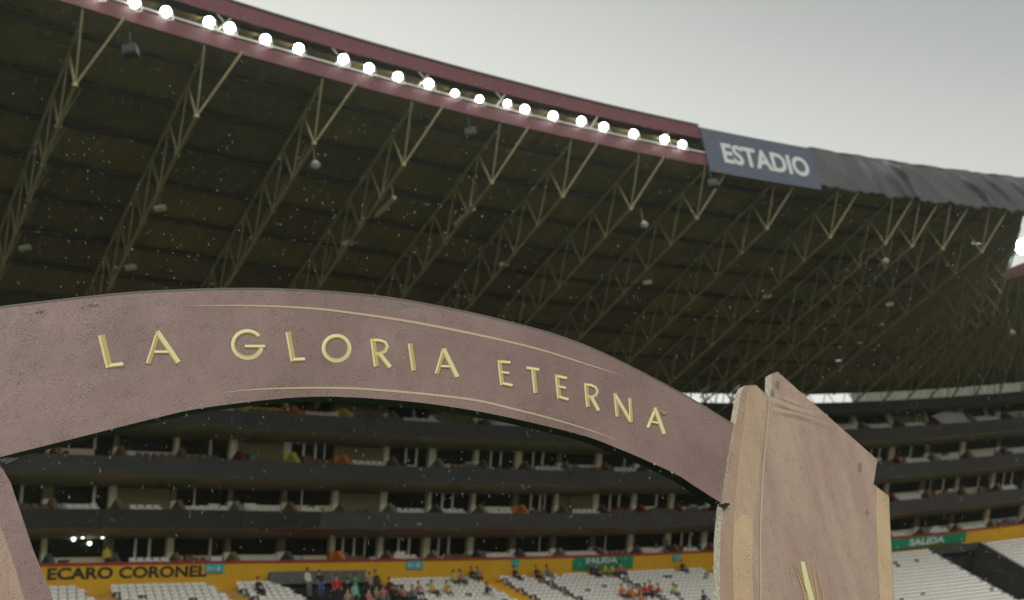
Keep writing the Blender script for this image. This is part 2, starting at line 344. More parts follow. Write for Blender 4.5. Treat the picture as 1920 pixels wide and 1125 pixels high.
r_, a, e = wallsign('green SALIDA exit sign on the yellow wall with spectators seated in front', 1081, 1183, 1055, 16.0, 16.86, M['green_sign'])
lay_text('lettering', 'SALIDA', a+(e-a)*.2, a+(e-a)*.73, 16.4, 16.82, -.245, M['print_white'], r_, .04)
r_, a, e = wallsign('green SALIDA exit sign over the dark stair opening right of the arch tower', 1688, 1792, 1014, 16.0, 16.78, M['green_sign'], -.45)
lay_text('lettering', 'SALIDA', a+(e-a)*.25, a+(e-a)*.72, 16.12, 16.66, -.495, M['print_white'], r_, .04)
for (xa, xb, y, lab) in ((390, 424, 1063, 'small teal direction sign right after the black CORONEL lettering'), (769, 798, 1057, 'small teal direction sign on the yellow wall above the crowd'), (961, 973, 1056, 'narrow teal sign above a lone seated spectator'), (1277, 1288, 1040, 'narrow teal sign on the yellow wall nearest the arch tower')):
    r_, a, e = wallsign(lab, xa, xb, y, 16.35, 16.86, M['teal_sign'], group='teal direction signs'); r_.name = 'direction_sign'
    if e-a > .8:
        mb = MB(); mid = 16.6
        w_ = e-a
        mb.hexa(wallbox(a+w_*.12, a+w_*.42, -.255, -.245, mid-.03, mid+.03)); mb.add([wall(a+w_*.06, mid, -.25), wall(a+w_*.2, mid+.11, -.25), wall(a+w_*.2, mid-.11, -.25), wall(a+w_*.06, mid, -.255), wall(a+w_*.2, mid+.11, -.255), wall(a+w_*.2, mid-.11, -.255)], [(0, 1, 2), (3, 5, 4)])
        mb.hexa(wallbox(a+w_*.68, a+w_*.76, -.255, -.245, mid-.16, mid+.08)); mb.hexa(wallbox(a+w_*.6, a+w_*.68, -.255, -.245, mid-.06, mid+.05)); mb.hexa(wallbox(a+w_*.69, a+w_*.75, -.255, -.245, mid+.1, mid+.17))
        mb.build('symbol', M['print_white'], r_)
# ------------------------------------------------------------------ lower tier: steps, aisles, seats
RISE, TREAD, NR = .365, .74, 22
H0 = 15.02                                  # floor of the top row
def rowoff(i): return -(1.15+TREAD*i)
LT = thing('lower_tier', 'raked concrete terrace of the lower tier under the white seats', 'terrace')
def pxs(x, y, i=0): return s_at(x, y, H0-RISE*i+.5, rowoff(i))
# aisles (arc length of the gap at the top row); vomitories reach down some rows
AIS = []
for xa, xb, y, col in ((176, 218, 1091, 'orange'), (412, 450, 1088, 'orange'), (1000, 1012, 1079, 'dark'), (1160, 1170, 1070, 'dark'), (1318, 1330, 1068, 'yellow'), (1455, 1470, 1050, 'dark')):
    AIS.append((pxs(xa, y), pxs(xb, y), col))
aend = pxs(1700, 1040)
V1 = (pxs(538, 1090), pxs(727, 1088))
V2 = (pxs(1728, 1040), pxs(1846, 1018))
AIS.append((pxs(925, 1080)-.9, pxs(925, 1080)+.9, 'yellow'))
AIS.append((pxs(2020, 1000), pxs(2045, 1000), 'orange'))
VROW = 17                                   # rows cut out by a vomitory
for i in range(NR):
    o0 = rowoff(i)+.32; o1 = o0-TREAD; h = H0-RISE*i
    segs = [(SA, SB)]
    if i < VROW: segs = [(SA, V1[0]), (V1[1], V2[0]), (V2[1], SB)]
    for a, e in segs:
        V, F = ribbon(a, e, [(o0, h-.5), (o0, h), (o1, h), (o1, h-.5)], 2); mesh('terrace_step', V, F, M['concrete'], LT)
    if 3 < i < VROW:
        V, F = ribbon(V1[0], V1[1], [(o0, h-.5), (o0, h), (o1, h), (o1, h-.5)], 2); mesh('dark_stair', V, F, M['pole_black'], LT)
    for a, e, col in AIS:
        V, F = ribbon(a, e, [(o0-.005, h-.1), (o0-.005, h+.008), (o1-.02, h+.008), (o1-.02, h-.45)], 1); mesh('painted_stair', V, F, {'orange': M['orange'], 'yellow': M['yellow'], 'dark': M['concrete']}[col], LT)
for a_, e_ in ((SA, V1[0]), (V1[1], V2[0]), (V2[1], SB)):
    V, F = ribbon(a_, e_, [(-.13, 13.8), (-.13, H0+.004), (-.84, H0+.004), (-.84, 13.8)], 2); mesh('landing', V, F, M['orange'], LT)
def seat_mb(mb, s, i):
    h = H0-RISE*i+.0; o = rowoff(i); p = wall(s, h, o); t, n = frame(s)
    def Q(a, b, c): return p+t*a+n*b+np.array([0, 0, c])
    W2 = .235
    mb.hexa([Q(-W2, -.22, .38), Q(W2, -.22, .38), Q(W2, .2, .34), Q(-W2, .2, .34), Q(-W2, -.22, .43), Q(W2, -.22, .43), Q(W2, .2, .39), Q(-W2, .2, .39)])
    mb.hexa([Q(-W2, .16, .39), Q(W2, .16, .39), Q(W2, .20, .39), Q(-W2, .20, .39), Q(-W2+.03, .25, .69), Q(W2-.03, .25, .69), Q(W2-.03, .29, .69), Q(-W2+.03, .29, .69)])
    mb.hexa([Q(-.05, -.05, .0), Q(.05, -.05, .0), Q(.05, .1, .0), Q(-.05, .1, .0), Q(-.05, -.05, .36), Q(.05, -.05, .36), Q(.05, .1, .36), Q(-.05, .1, .36)])
def inproj(P):
    d = np.array(P)-np.array([0, 0, EYE]); z = d@Fv; return 960+FPX*(d@Rv)/z, 562.5-FPX*(d@Uv)/z
seats = []; taken = []
for i in range(NR):
    s = SA+.3+(.25 if i % 2 else 0)
    while s < SB-.5:
        s += .5
        if any(a-.2 < s < e+.2 for a, e, _ in AIS): continue
        if i < VROW+1 and (V1[0]-.35 < s < V1[1]+.35 or V2[0]-.35 < s < V2[1]+.35): continue
        if random.random() < .025: continue
        x, y = inproj(wall(s, H0-RISE*i+.5, rowoff(i)))
        if -60 < x < 1990 and y < 1165 and not (1350 < x < 1655): seats.append((s, i, x, y))
vis = [q for q in seats if y is not None and q[3] < 1122 and (95 < q[2] < 1335 or 1680 < q[2] < 1915)]
vis.sort(key=lambda q: np.linalg.norm(wall(q[0], 15, rowoff(q[1]))[:2])); near = set((q[0], q[1]) for q in vis[:300])
mb = MB()
for (s, i, x, y) in seats:
    if (s, i) in near:
        m1 = MB(); seat_mb(m1, s, i); m1.build('seat', M['seat'], LT)
    else: seat_mb(mb, s, i)
o = mb.build('seat_rows', M['seat'], LT); o['kind'] = 'stuff'
# vomitories: side walls, lintel, dark inside
def vomitory(label, a, e, depth_rows, wl, wr):
    r = thing('stair_opening', label, 'entrance', group='stair openings in the lower tier')
    d0, d1 = .1, rowoff(VROW)+.3; hb = H0-RISE*VROW; df = H0-RISE*depth_rows
    for sd, up in ((a, wl), (e, wr)):
        V = []
        for ds in (-.08, .08):
            for off, h in ((d0, hb-.5), (d0, H0+up), (-1.0, H0+up-.1), (d1, hb+up), (d1, hb-.5)): V.append(wall(sd+ds, h, off))
        mesh('side_wall', V, [(0, 1, 2, 3, 4), (9, 8, 7, 6, 5)]+[(k, (k+1) % 5, 5+(k+1) % 5, 5+k) for k in range(5)], M['side_wall'], r)
        V = [v+ub0*.0 for v in V]
        cop = []
        for ds in (-.13, .13):
            for off, h in ((-1.0, H0+up-.1), (d1, hb+up)): cop += [wall(sd+ds, h+.01, off), wall(sd+ds, h+.09, off)]
        mb = MB(); mb.hexa([cop[0], cop[4], cop[6], cop[2], cop[1], cop[5], cop[7], cop[3]]); mb.build('coping', M['coping'], r)
    fo = rowoff(depth_rows)+.3
    V, F = ribbon(a+.1, e-.1, [(d0, df-.12), (fo, df-.12), (fo, df-.02), (d0, df-.02)], 1); mesh('floor', V, F, M['dark_concrete'], r)
    V, F = ribbon(a+.13, e-.13, [(-.45, df-.1), (-.40, df-.1), (-.40, H0+.6), (-.45, H0+.6)], 1); mesh('opening', V, F, M['dark'], r)  # near-black sheet painting the shade inside the stair opening
    return r
ub0 = np.array([0, 0, 1.])
M['side_wall'] = mat('side_wall_grey', (.13, .13, .125), .8, noise=(1.5, .5, (.09, .09, .085)))
M['coping'] = mat('coping_grey', (.22, .22, .20), .8)
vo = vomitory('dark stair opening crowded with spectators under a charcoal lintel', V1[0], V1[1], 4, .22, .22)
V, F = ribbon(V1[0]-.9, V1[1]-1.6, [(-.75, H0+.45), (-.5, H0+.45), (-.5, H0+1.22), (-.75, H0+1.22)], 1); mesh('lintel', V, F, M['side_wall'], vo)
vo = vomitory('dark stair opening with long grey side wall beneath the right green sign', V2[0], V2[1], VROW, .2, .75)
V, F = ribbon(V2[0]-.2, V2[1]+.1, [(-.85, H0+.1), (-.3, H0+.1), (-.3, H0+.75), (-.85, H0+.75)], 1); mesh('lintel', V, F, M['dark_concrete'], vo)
# ------------------------------------------------------------------ roof
FC = np.array([162.38, -127.56]); FR = 247.6
def fas(th, h, off=0.0):                    # th in degrees, off outwards = away from the pitch
    a = math.radians(th); return np.array([FC[0]+(FR+off)*math.cos(a), FC[1]+(FR+off)*math.sin(a), h+EYE])
def th_at(x, y, off=0.0):                   # where the line of sight meets the fascia; returns th, h
    d = ray(x, y); a = d[0]**2+d[1]**2; b = -2*(d[0]*FC[0]+d[1]*FC[1]); c = FC@FC-(FR+off)**2
    disc = math.sqrt(b*b-4*a*c); best = None
    for t in ((-b-disc)/2/a, (-b+disc)/2/a):
        P = d*t
        if t > 0 and P[0] < 60 and P[2] > 10: best = (math.degrees(math.atan2(P[1]-FC[1], P[0]-FC[0])), P[2])
    return best
TH0, TH1 = 143.5, 119.0                     # left end (out of frame) to right end
th_end = th_at(1935, 388)[0]; 
def lerp(a, b, t): return a+(b-a)*t
def front(th): return fas(th, 34)
def tdir(th):
    x = fas(th, 0)[0]; ang = math.radians(np.interp(x, [-20, 5, 20, 40], [126, 124.5, 122.5, 119])); return np.array([math.cos(ang), math.sin(ang), 0])
def rearlen(th):                            # until 1.8 m behind the stand's front
    p = front(th); d = tdir(th)
    for L in np.arange(8, 60, .25):
        q = p+d*L; u = (q[0]+q[1])*c45; v = (q[1]-q[0])*c45; w = P0(u, 26); vw = (w[1]-w[0])*c45
        if v > vw+1.6: return L
    return 45
HF, HR = 34.15, 29.95
def rp(th, t, dz=0.0):
    p = front(th); q = p+tdir(th)*rearlen(th); r = p+(q-p)*t; r[2] = EYE+HF+(HR-HF)*t+dz; return r
step = -math.degrees(6.2/FR)
TX = [(-190, -58), (20, -12), (230, 38), (450, 103), (663, 155), (825, 192), (985, 228), (1115, 258), (1240, 286), (1362, 313), (1493, 343), (1610, 363), (1713, 380), (1762, 386), (1818, 389), (1888, 390)]
ths = [th_at(*p)[0]+.39 for p in TX]+[th_end]
RF = thing('stand_roof', 'dark corrugated roof over the private boxes with a red floodlit front edge', 'roof')
NT = 10
tgrid = [0, .06]+[.06+.94*k/9 for k in range(1, 10)]
for a, e in zip(ths[:-1], ths[1:]):
    for j in range(len(tgrid)-1):
        t0, t1 = tgrid[j], tgrid[j+1]; z = random.uniform(-.03, .05); mb = MB(); nrib = 6
        # folded sheet: shallow ribs running front to back
        V = []; F = []
        for k in range(nrib*2+1):
            th = lerp(a, e, (k+.02 if k == 0 else k-.02 if k == nrib*2 else k)/(nrib*2)); dz = .06 if k % 2 else 0
            for t in (t0+.0004, t1-.0004):
                V.append(rp(th, t, z+dz))
        for k in range(nrib*2): F.append((2*k, 2*k+1, 2*k+3, 2*k+2))
        mesh('roof_panel', V, F, M['roof'] if random.random() < .7 else M['roof2'], RF)
for j, t in enumerate(tgrid[1:-1]):
    mb = MB()
    for a, e in zip(ths[:-1], ths[1:]):
        p, q = rp(a, t, -.12), rp(e, t, -.12); mb.bar(p, q, .26, 4, w2=.03 if e == ths[-1] else .26)
    mb.build('purlin', M['purlin'], RF)
# top skin so that the roof is solid from above
V = []; F = []
for a in ths:
    for t in (0, 1): V.append(rp(a, t, .9 if t else 1.2))
for k in range(len(ths)-1): F.append((2*k, 2*k+1, 2*k+3, 2*k+2))
mesh('roof_top', V, F, M['roof'], RF)
# fascia bands
th_s0 = th_at(1321, 285)[0]; th_s1 = th_at(1530, 325)[0]
def fband(t0, t1, prof, n=40):
    V = []; F = []; k = len(prof)
    for i in range(n):
        th = lerp(t0, t1, i/(n-1))
        for off, h in prof: V.append(fas(th, h, off))
    for i in range(n-1):
        for j in range(k): F.append((i*k+j, (i+1)*k+j, (i+1)*k+(j+1) % k, i*k+(j+1) % k))
    F.append(tuple(range(k))); F.append(tuple(range((n-1)*k, n*k))[::-1]); return V, F
HTOP = 36.75
for k in range(8):
    a, e = lerp(TH0, th_s0, k/8), lerp(TH0, th_s0, (k+1)/8)
    V, F = fband(a, e, [(0, 33.95), (.08, 33.95), (.08, 34.72), (0, 34.72)], 8); mesh('lower_fascia', V, F, M['fascia_red'], RF)
    V, F = fband(a, e, [(0, 35.86), (.08, 35.86), (.08, HTOP), (0, HTOP)], 8); mesh('upper_fascia', V, F, M['fascia_red'], RF)
V, F = fband(TH0, th_s0, [(-.06, HTOP), (.3, HTOP), (.3, HTOP+.1), (-.06, HTOP+.1)]); mesh('roof_edge_cap', V, F, M['purlin'], RF)
V, F = fband(TH0, th_s0-.7, [(1.3, 34.0), (1.4, 34.0), (1.4, HTOP), (1.3, HTOP)]); mesh('recess_wall', V, F, M['dark_concrete'], RF)
V, F = fband(TH0, th_s0-.7, [(0.1, 34.5), (1.3, 34.5), (1.3, 34.6), (.1, 34.6)]); mesh('catwalk', V, F, M['dark_concrete'], RF)
V, F = fband(TH0, th_s0-.7, [(0.1, 36.5), (1.3, 36.5), (1.3, 36.6), (.1, 36.6)]); mesh('recess_ceiling', V, F, M['dark_concrete'], RF)
V, F = fband(TH0, th_s0, [(-.03, 34.82), (.03, 34.82), (.03, 34.92), (-.03, 34.92)]); mesh('handrail', V, F, M['white_steel'], RF)
for x in (222, 410, 448, 630, 660, 785, 820, 930, 962, 1105, 1240):
    th, _ = th_at(x, 60+(x-222)*.2)
    up = x in (448, 660, 820, 962)
    mb = MB(); mb.bar(fas(th, 34.85, .02), fas(th+(.22 if up else -.22), 35.95, .1), .09, 5); mb.build('strut', M['white_steel'], RF)
V, F = fband(th_s0, th_end, [(.02, 34.0), (.3, 34.0), (.3, 36.7), (.02, 36.7)]); mesh('covered_fascia', V, F, M['dark'], RF)
# banner
BN = thing('estadio_banner', 'slate blue banner reading ESTADIO on the roof edge between red fascia and black tarpaulin', 'banner')
V, F = fband(th_s0, th_s1, [(-.1, 33.55), (-.05, 33.55), (-.05, 36.62), (-.1, 36.62)], 16); mesh('cloth', V, F, M['banner'], BN)
Vt, Ft = text_mesh('ESTADIO', .3, .03); lo, hi = Vt.min(0), Vt.max(0); out = []
ta, tb = lerp(th_s0, th_s1, .15), lerp(th_s0, th_s1, .93)
for v in Vt:
    A = (v[0]-lo[0])/(hi[0]-lo[0]); B = (v[1]-lo[1])/(hi[1]-lo[1]); out.append(fas(lerp(ta, tb, A), 34.35+1.42*B, -.105-(.012 if v[2] > 0 else 0)))
mesh('lettering', out, Ft, M['print_white'], BN)
# tarpaulin with slanted folds
V = []; F = []; NX, NZ = 340, 14
th_t1 = th_at(1935, 360)[0]-.3
foldr = random.Random(3); folds = [(foldr.uniform(0, 1), foldr.uniform(.008, .02), foldr.uniform(.2, .55), foldr.uniform(.08, .18)) for _ in range(24)]
for i in range(NX+1):
    t = i/NX
    for j in range(NZ+1):
        z = j/NZ; d = 0
        for (c, w, a, sl) in folds:
            q = (t-c-(1-z)*sl*(.5+.8*c))/w
            d += a*math.exp(-q*q)*(.12+.88*math.sin(math.pi*z))*.75
        sag = .08*math.sin(t*37)+.05*math.sin(t*83+1)+.06*math.sin(t*131)
        h = 33.75+3.05*z + (sag if j < 3 else 0) + (.035*math.sin(t*41)+.015*math.sin(t*97) if j == NZ else 0)
        V.append(fas(lerp(th_s1-.0, th_t1, t), h, -.12-d*.8+.15*z))
for i in range(NX):
    for j in range(NZ): a = i*(NZ+1)+j; F.append((a, a+NZ+1, a+NZ+2, a+1))
o = mesh('tarpaulin', V, F, M['tarp'], smooth=True); sm = o.modifiers.new('Solidify', 'SOLIDIFY'); sm.thickness = .03
tag(o, 'wrinkled black tarpaulin draped over the roof edge right of the ESTADIO banner', 'tarpaulin')
# ------------------------------------------------------------------ trusses
def along(th, t, dz, side=0.0):
    p = rp(th, t, dz); d = tdir(th); return p+np.array([-d[1], d[0], 0])*side
ub0 = np.array([0, 0, 1.])
TLAB = ['roof truss left of the corner of the view, behind the red fascia', 'roof truss cut by the left edge of the view', 'first full roof truss from the left, left of the first small loudspeaker', 'second full roof truss from the left, with a small pale lamp on its lower chord', 'third full roof truss from the left, with the white dome lamp', 'fourth full roof truss, beside the long yellowish strip lamp', 'fifth full roof truss, beside the second strip lamp', 'sixth full roof truss, meeting the arch above the word GLORIA', 'seventh full roof truss, running down to the arch shoulder', 'roof truss meeting the fascia at the blue banner', 'roof truss meeting the fascia under the right end of the blue banner', 'first roof truss under the black tarpaulin', 'second roof truss under the black tarpaulin', 'third roof truss under the black tarpaulin', 'fourth roof truss under the black tarpaulin', 'last roof truss under the black tarpaulin at the right edge']
for idx, th in enumerate(ths[:-1]):
    L = rearlen(th)
    lab = TLAB[idx]
    T = thing('roof_truss', lab, 'truss', group='trusses under the roof')
    DEP = 2.25; tn = [1.95/L]; zj = random.uniform(-.04, .04)
    while tn[-1] < 1-1.5/L: tn.append(tn[-1]+2.8/L)
    bots = [along(th, t, -.3-DEP+zj) for t in tn]; tops = [along(th, min(1, t+.75/L), -.28) for t in tn]
    mb = MB(); mb.bar(along(th, 0, -.25, -1.7), bots[0], .12, 6); mb.bar(bots[0], bots[-1], .17, 6); mb.build('bottom_chord', M['truss'], T)
    mb = MB(); mb.bar(along(th, .6/L, -.3), along(th, 1, -.28), .15, 6); mb.build('top_chord', M['truss'], T)
    for k in range(len(tn)):
        mb = MB(); mb.bar(bots[k], tops[k], .11, 5); mb.bar(bots[k]+ub0*.1, bots[k]-ub0*.09, .26, 6); mb.build('brace', M['truss'], T)
        if k+1 < len(tn): mb = MB(); mb.bar(tops[k], bots[k+1], .09, 5); mb.build('brace', M['truss'], T)
        if k > 0:
            mb = MB(); mb.bar(bots[k], along(th, tn[k]+.2/L, -.25, -1.1), .05, 4); mb.build('side_brace', M['truss'], T)
    for tt, sd in ((.05/L, .1),):
        mb = MB(); mb.bar(bots[0], along(th, tt, -.25, sd), .10, 5); mb.build('brace', M['truss'], T)
for t, sag in ((.07, .25), (.33, .5), (.62, .4)):
    mb = MB()
    for a, e in zip(ths[:-1], ths[1:]):
        pr = None
        for q in range(6):
            P_ = rp(lerp(a, e, q/5), t, -.45-sag*math.sin(math.pi*q/5)*random.uniform(.7, 1.0))
            if pr is not None: mb.bar(pr, P_, .05, 4)
            pr = P_
    mb.build('cable', M['purlin'], RF)
# end of the roof and the second roof section beyond it
R2 = thing('side_roof', 'second roof section with red fascia beyond the gap at the right edge', 'roof')
qa = atz(1880, 530, 33.6); qb = atz(2080, 452, 33.6); d_ = np.array([.45, .9, 0]); 
dd = (qb-qa)/np.linalg.norm(qb-qa); ub = np.array([0, 0, 1.])
def bx(p, q, out, h0, h1, th=.15):
    return [p, q, q+out*th, p+out*th, p+ub*(h1-h0), q+ub*(h1-h0), q+out*th+ub*(h1-h0), p+out*th+ub*(h1-h0)]
nn = np.array([-dd[1], dd[0], 0]); nn /= np.linalg.norm(nn)
mb = MB(); mb.hexa(bx(qa, qb, nn, 0, .95)); mb.build('lower_fascia', M['fascia_red'], R2)
mb = MB(); mb.hexa(bx(qa+ub*1.9, qb+ub*1.9, nn, 0, .9)); mb.build('upper_fascia', M['fascia_red'], R2)
el = rp(ths[-1], 1); sE = min(np.arange(60, SB, .5), key=lambda q: np.hypot(*(wall(q, 26, 1.6)[:2]-el[:2])))
q0 = qa+nn*.2; q0[2] = EYE+HF-.1; q1 = qb+nn*.2; q1[2] = EYE+HF-.1
N1 = 8; FR2 = [rp(ths[-1]+.2, .0, -.08), q0*.5+rp(ths[-1], .0, -.05)*.5, q0]+[q0+(q1-q0)*k/6 for k in range(1, 7)]
RR2 = []
for k in range(9):
    r0 = wall(min(SB, sE+(SB-sE)*k/8), 26, 1.6); r0[2] = EYE+HR-.05; RR2.append(r0)
RR2[0] = rp(ths[-1]+.2, 1, -.08)
for k in range(8):
    for m in range(6):
        ta, tb = m/6, (m+1)/6-.0
        V = [FR2[k]*(1-ta)+RR2[k]*ta, FR2[k+1]*(1-ta)+RR2[k+1]*ta, FR2[k+1]*(1-tb)+RR2[k+1]*tb, FR2[k]*(1-tb)+RR2[k]*tb]
        V += [v+ub*.12 for v in V]; mb = MB(); mb.hexa(V); mb.build('roof_panel', M['roof'] if (k*7+m*3) % 4 else M['roof2'], R2)
for k in range(1, 17):
    kk = k/2; ka = min(7, int(kk)); kb_ = kk-ka; f0 = FR2[ka]*(1-kb_)+FR2[ka+1]*kb_; r0 = RR2[ka]*(1-kb_)+RR2[ka+1]*kb_; mb = MB(); d3 = (r0-f0); Lk = np.linalg.norm(d3); d3 /= Lk
    mb.bar(f0, f0+d3*3-ub*2.2, .13, 5); mb.bar(f0+d3*3-ub*2.2, r0-ub*2.0, .15, 5); mb.bar(f0, r0-ub*.1, .13, 5); q = 3.
    while q < Lk-3: mb.bar(f0+d3*q-ub*2.2, f0+d3*(q+.7)-ub*.1, .1, 4); mb.bar(f0+d3*(q+.7)-ub*.1, f0+d3*(q+2.8)-ub*2.2, .09, 4); q += 2.8
    mb.build('truss', M['truss'], R2)
# ------------------------------------------------------------------ floodlights
def disc(mb, c, ax, r0, r1, l0, l1, mi=0, n=14, cap=True):
    ax = ax/np.linalg.norm(ax); a = np.cross(ax, [0, 0, 1.]); a /= np.linalg.norm(a); b = np.cross(ax, a); V = []
    for r, l in ((r0, l0), (r1, l1)):
        for k in range(n): t = 2*math.pi*k/n; V.append(c+ax*l+(a*math.cos(t)+b*math.sin(t))*r)
    mb.add(V, [(k, (k+1) % n, n+(k+1) % n, n+k) for k in range(n)]+([tuple(range(n))[::-1], tuple(range(n, 2*n))] if cap else []), mi)
FL = [(252,5),(311,22),(392,41),(431,52),(498,74),(560,91),(644,111),(692,128),(746,144),(804,157),(853,175),(899,186),(951,194),(984,205),(1037,217),(1090,227),(1132,238),(1188,251),(1246,261),(1279,271),(185,-14),(120,-28)]
FL.sort()
ordn = ['first', 'second', 'third', 'fourth', 'fifth', 'sixth', 'seventh', 'eighth', 'ninth', 'tenth', 'eleventh', 'twelfth', 'thirteenth', 'fourteenth', 'fifteenth', 'sixteenth', 'seventeenth', 'eighteenth', 'nineteenth', 'twentieth']
visn = 0
def floodlight(c, label, r=.27, group='floodlights along the red fascia'):
    ax = np.array([0, 0, EYE])-c + np.array([random.uniform(-4, 4), random.uniform(-4, 4), random.uniform(-4, 4)]); ax /= np.linalg.norm(ax)
    T = thing('floodlight', label, 'floodlight', group=group)
    mb = MB(); disc(mb, c, ax, .16, r+.03, -.42, -.02); mb.build('housing', M['black_metal'], T)
    mb = MB(); disc(mb, c, ax, r, r*.96, 0, .03); mb.build('lens', M['lens'], T)
    mb = MB(); s_ = np.cross(ax, [0, 0, 1.]); s_ /= np.linalg.norm(s_)
    mb.bar(c+s_*(r+.05)-ax*.15, c+s_*(r+.05)-ax*.15-ub*.45, .05, 4); mb.bar(c-s_*(r+.05)-ax*.15, c-s_*(r+.05)-ax*.15-ub*.45, .05, 4); mb.bar(c+s_*(r+.07)-ax*.15-ub*.45, c-s_*(r+.07)-ax*.15-ub*.45, .05, 4)
    mb.build('yoke', M['white_steel'], T)
for (x, y) in FL:
    th, h = th_at(x, y, -.1)
    if x < 200: lab = 'lit floodlight on the red fascia beyond the left top corner of the view' if x > 150 else 'lit floodlight farthest out beyond the left top corner'
    else: lab = 'lit floodlight, %s from the left along the red fascia' % ordn[visn]; visn += 1
    if x == 1279: lab = 'lit floodlight nearest the blue banner on the red fascia'
    floodlight(fas(th, h, -.1), lab, .235 if x >= 984 or x < 850 else .19)
c = qa+dd*4.2+ub*1.4-nn*.3
P_ = atz(1918, 462, 35.2); floodlight(P_, 'lit floodlight on the far red roof section at the right edge', .6, 'floodlights on the far roof')
# lattice between the top floor and the rear of the roof
LG = thing('rear_lattice', 'steel lattice with open sky between the top floor and the back of the roof', 'lattice')
s = SA+30
while s < SB-1:
    mb = MB(); a0 = wall(s, 28.4, 2.6); a1 = wall(s+1.1, 30.6, 2.6); a2 = wall(s+2.2, 28.4, 2.6)
    mb.bar(a0, a1, .09, 4); mb.bar(a1, a2, .09, 4); mb.build('brace', M['truss'], LG); s += 2.2
V, F = ribbon(SA, SB, [(2.7, 28.1), (5.6, 28.1), (5.6, 28.4), (2.7, 28.4)], 2); mesh('roof_deck', V, F, M['dark_concrete'], ST)
# pale panels closing the gap at the right, seen through the lattice
s0, s1 = s_at(1655, 745, 29), SB; s = s0
while s < s1-1:
    e = min(s1, s+3.2); V, F = ribbon(s+.04, e-.04, [(4.6, 28.3), (4.7, 28.3), (4.7, 32.4), (4.6, 32.4)], 1.5); mesh('rear_panel', V, F, M['panel_green'], ST); s = e
# ------------------------------------------------------------------ small lamps, speakers hung from the trusses
def at_plane(x, y, h): return atz(x, y, h)
def hanging(kind, x, y, h, label):
    c = atz(x, y, h)
    if kind == 'lamp':
        T = thing('bulkhead_lamp', label, 'lamp', group='small pale lamps under the roof')
        mb = MB(); mb.box(c, (.55, .3, .2)); mb.build('housing', M['wall_white'], T); mb = MB(); mb.bar(c, c+ub*.6, .05, 4); mb.build('bracket', M['truss'], T)
    elif kind == 'camera':
        T = thing('dome_lamp', label, 'lamp', group='white dome lamps under the roof')
        mb = MB(); disc(mb, c, np.array([0.01, 0, -1.]), .1, .28, -.1, .15); disc(mb, c, np.array([.01, 0, -1.]), .28, .12, .15, .3); mb.build('shade', M['print_white'], T)
        mb = MB(); mb.bar(c, c+ub*1.0, .06, 4); mb.build('rod', M['truss'], T)
    elif kind == 'tube':
        T = thing('strip_lamp', label, 'lamp', group='long strip lamps under the roof')
        d = tdir(135); mb = MB(); mb.bar(c-d*.1, c+d*2.0, .28, 6); mb.build('tube', M['wall_cream'], T); mb = MB(); mb.bar(c, c+ub*.9, .07, 4); mb.build('bracket', M['white_steel'], T)
    else:
        T = thing('loudspeaker', label, 'speaker', group='dark loudspeakers under the roof')
        mb = MB(); mb.box(c, (.6, .5, .45)); mb.box(c+np.array([0, -.27, 0]), (.5, .04, .35)); mb.build('cabinet', M['black_metal'], T); mb = MB(); mb.bar(c, c+ub*1.0, .06, 4); mb.build('bracket', M['black_metal'], T)
for a in (('camera', 591, 305, 31.2, 'white dome lamp under the third truss'), ('camera', 1207, 418, 31.2, 'white dome lamp right of centre below the floodlight row'), ('camera', 1660, 487, 31.0, 'white dome lamp below the wrinkled tarpaulin'), ('camera', 1897, 621, 30.0, 'white dome lamp near the right edge under the far roof'),
          ('lamp', 47, 465, 30.6, 'small pale lamp on the leftmost truss'), ('lamp', 300, 390, 30.8, 'small pale lamp on the second truss'), ('lamp', 245, 501, 30.3, 'faint small lamp just above the arch at left'), ('lamp', 652, 456, 30.7, 'small pale lamp above the word GLORIA'), ('lamp', 945, 496, 30.6, 'small pale lamp right of the middle truss'), ('lamp', 1214, 530, 30.4, 'small pale lamp above the arch shoulder'), ('lamp', 1438, 556, 30.2, 'small pale lamp above the right arch tower'), ('lamp', 1668, 571, 30.2, 'small pale lamp high above the right end of the boxes'),
          ('tube', 738, 372, 31.2, 'long yellowish strip lamp hanging in the middle of the roof'), ('tube', 886, 392, 31.2, 'shorter looking strip lamp right of the long yellowish one'),
          ('speaker', 245, 96, 32.4, 'dark loudspeaker behind the red fascia at upper left'), ('speaker', 883, 250, 32.4, 'dark loudspeaker behind the red fascia near the middle'), ('speaker', 1336, 345, 32.4, 'dark loudspeaker below the blue banner')):
    hanging(*a)
# lit lamps and a steward inside a ground floor box at left
for k, (x, y, dd_) in enumerate(((138, 1009, 0), (155, 1004, 0), (192, 1004, 0), (168, 1017, 0))):
    s = s_at(x, y, 18.3, 1.6); P = atz(x, y, 18.3); d = ray(x, y); 
    # point on the line of sight 1.7 m behind the wall line
    best = min((np.hypot(*(wall(s2, 18, 1.9)[:2]-(d*t)[:2])), t) for t in np.arange(60, 95, .25) for s2 in (s-2, s-1, s, s+1, s+2)); P = d*best[1]+np.array([0, 0, EYE])
    T = thing('box_lamp', ['lit box lamp lowest at left above the black lettering', 'lit box lamp second from left in the dark box', 'lit box lamp nearest the yellow-shirted steward', 'lit box lamp lowest at right in the dark box'][k], 'lamp', group='lit lamps in the dark private box')
    mb = MB(); disc(mb, P, np.array([.01, 0, -1.]), .13, .07, 0, .16); mb.build('bulb', M['lens_small'], T); mb = MB(); mb.bar(P, P+ub*.3, .03, 4); mb.build('cord', M['black_metal'], T)
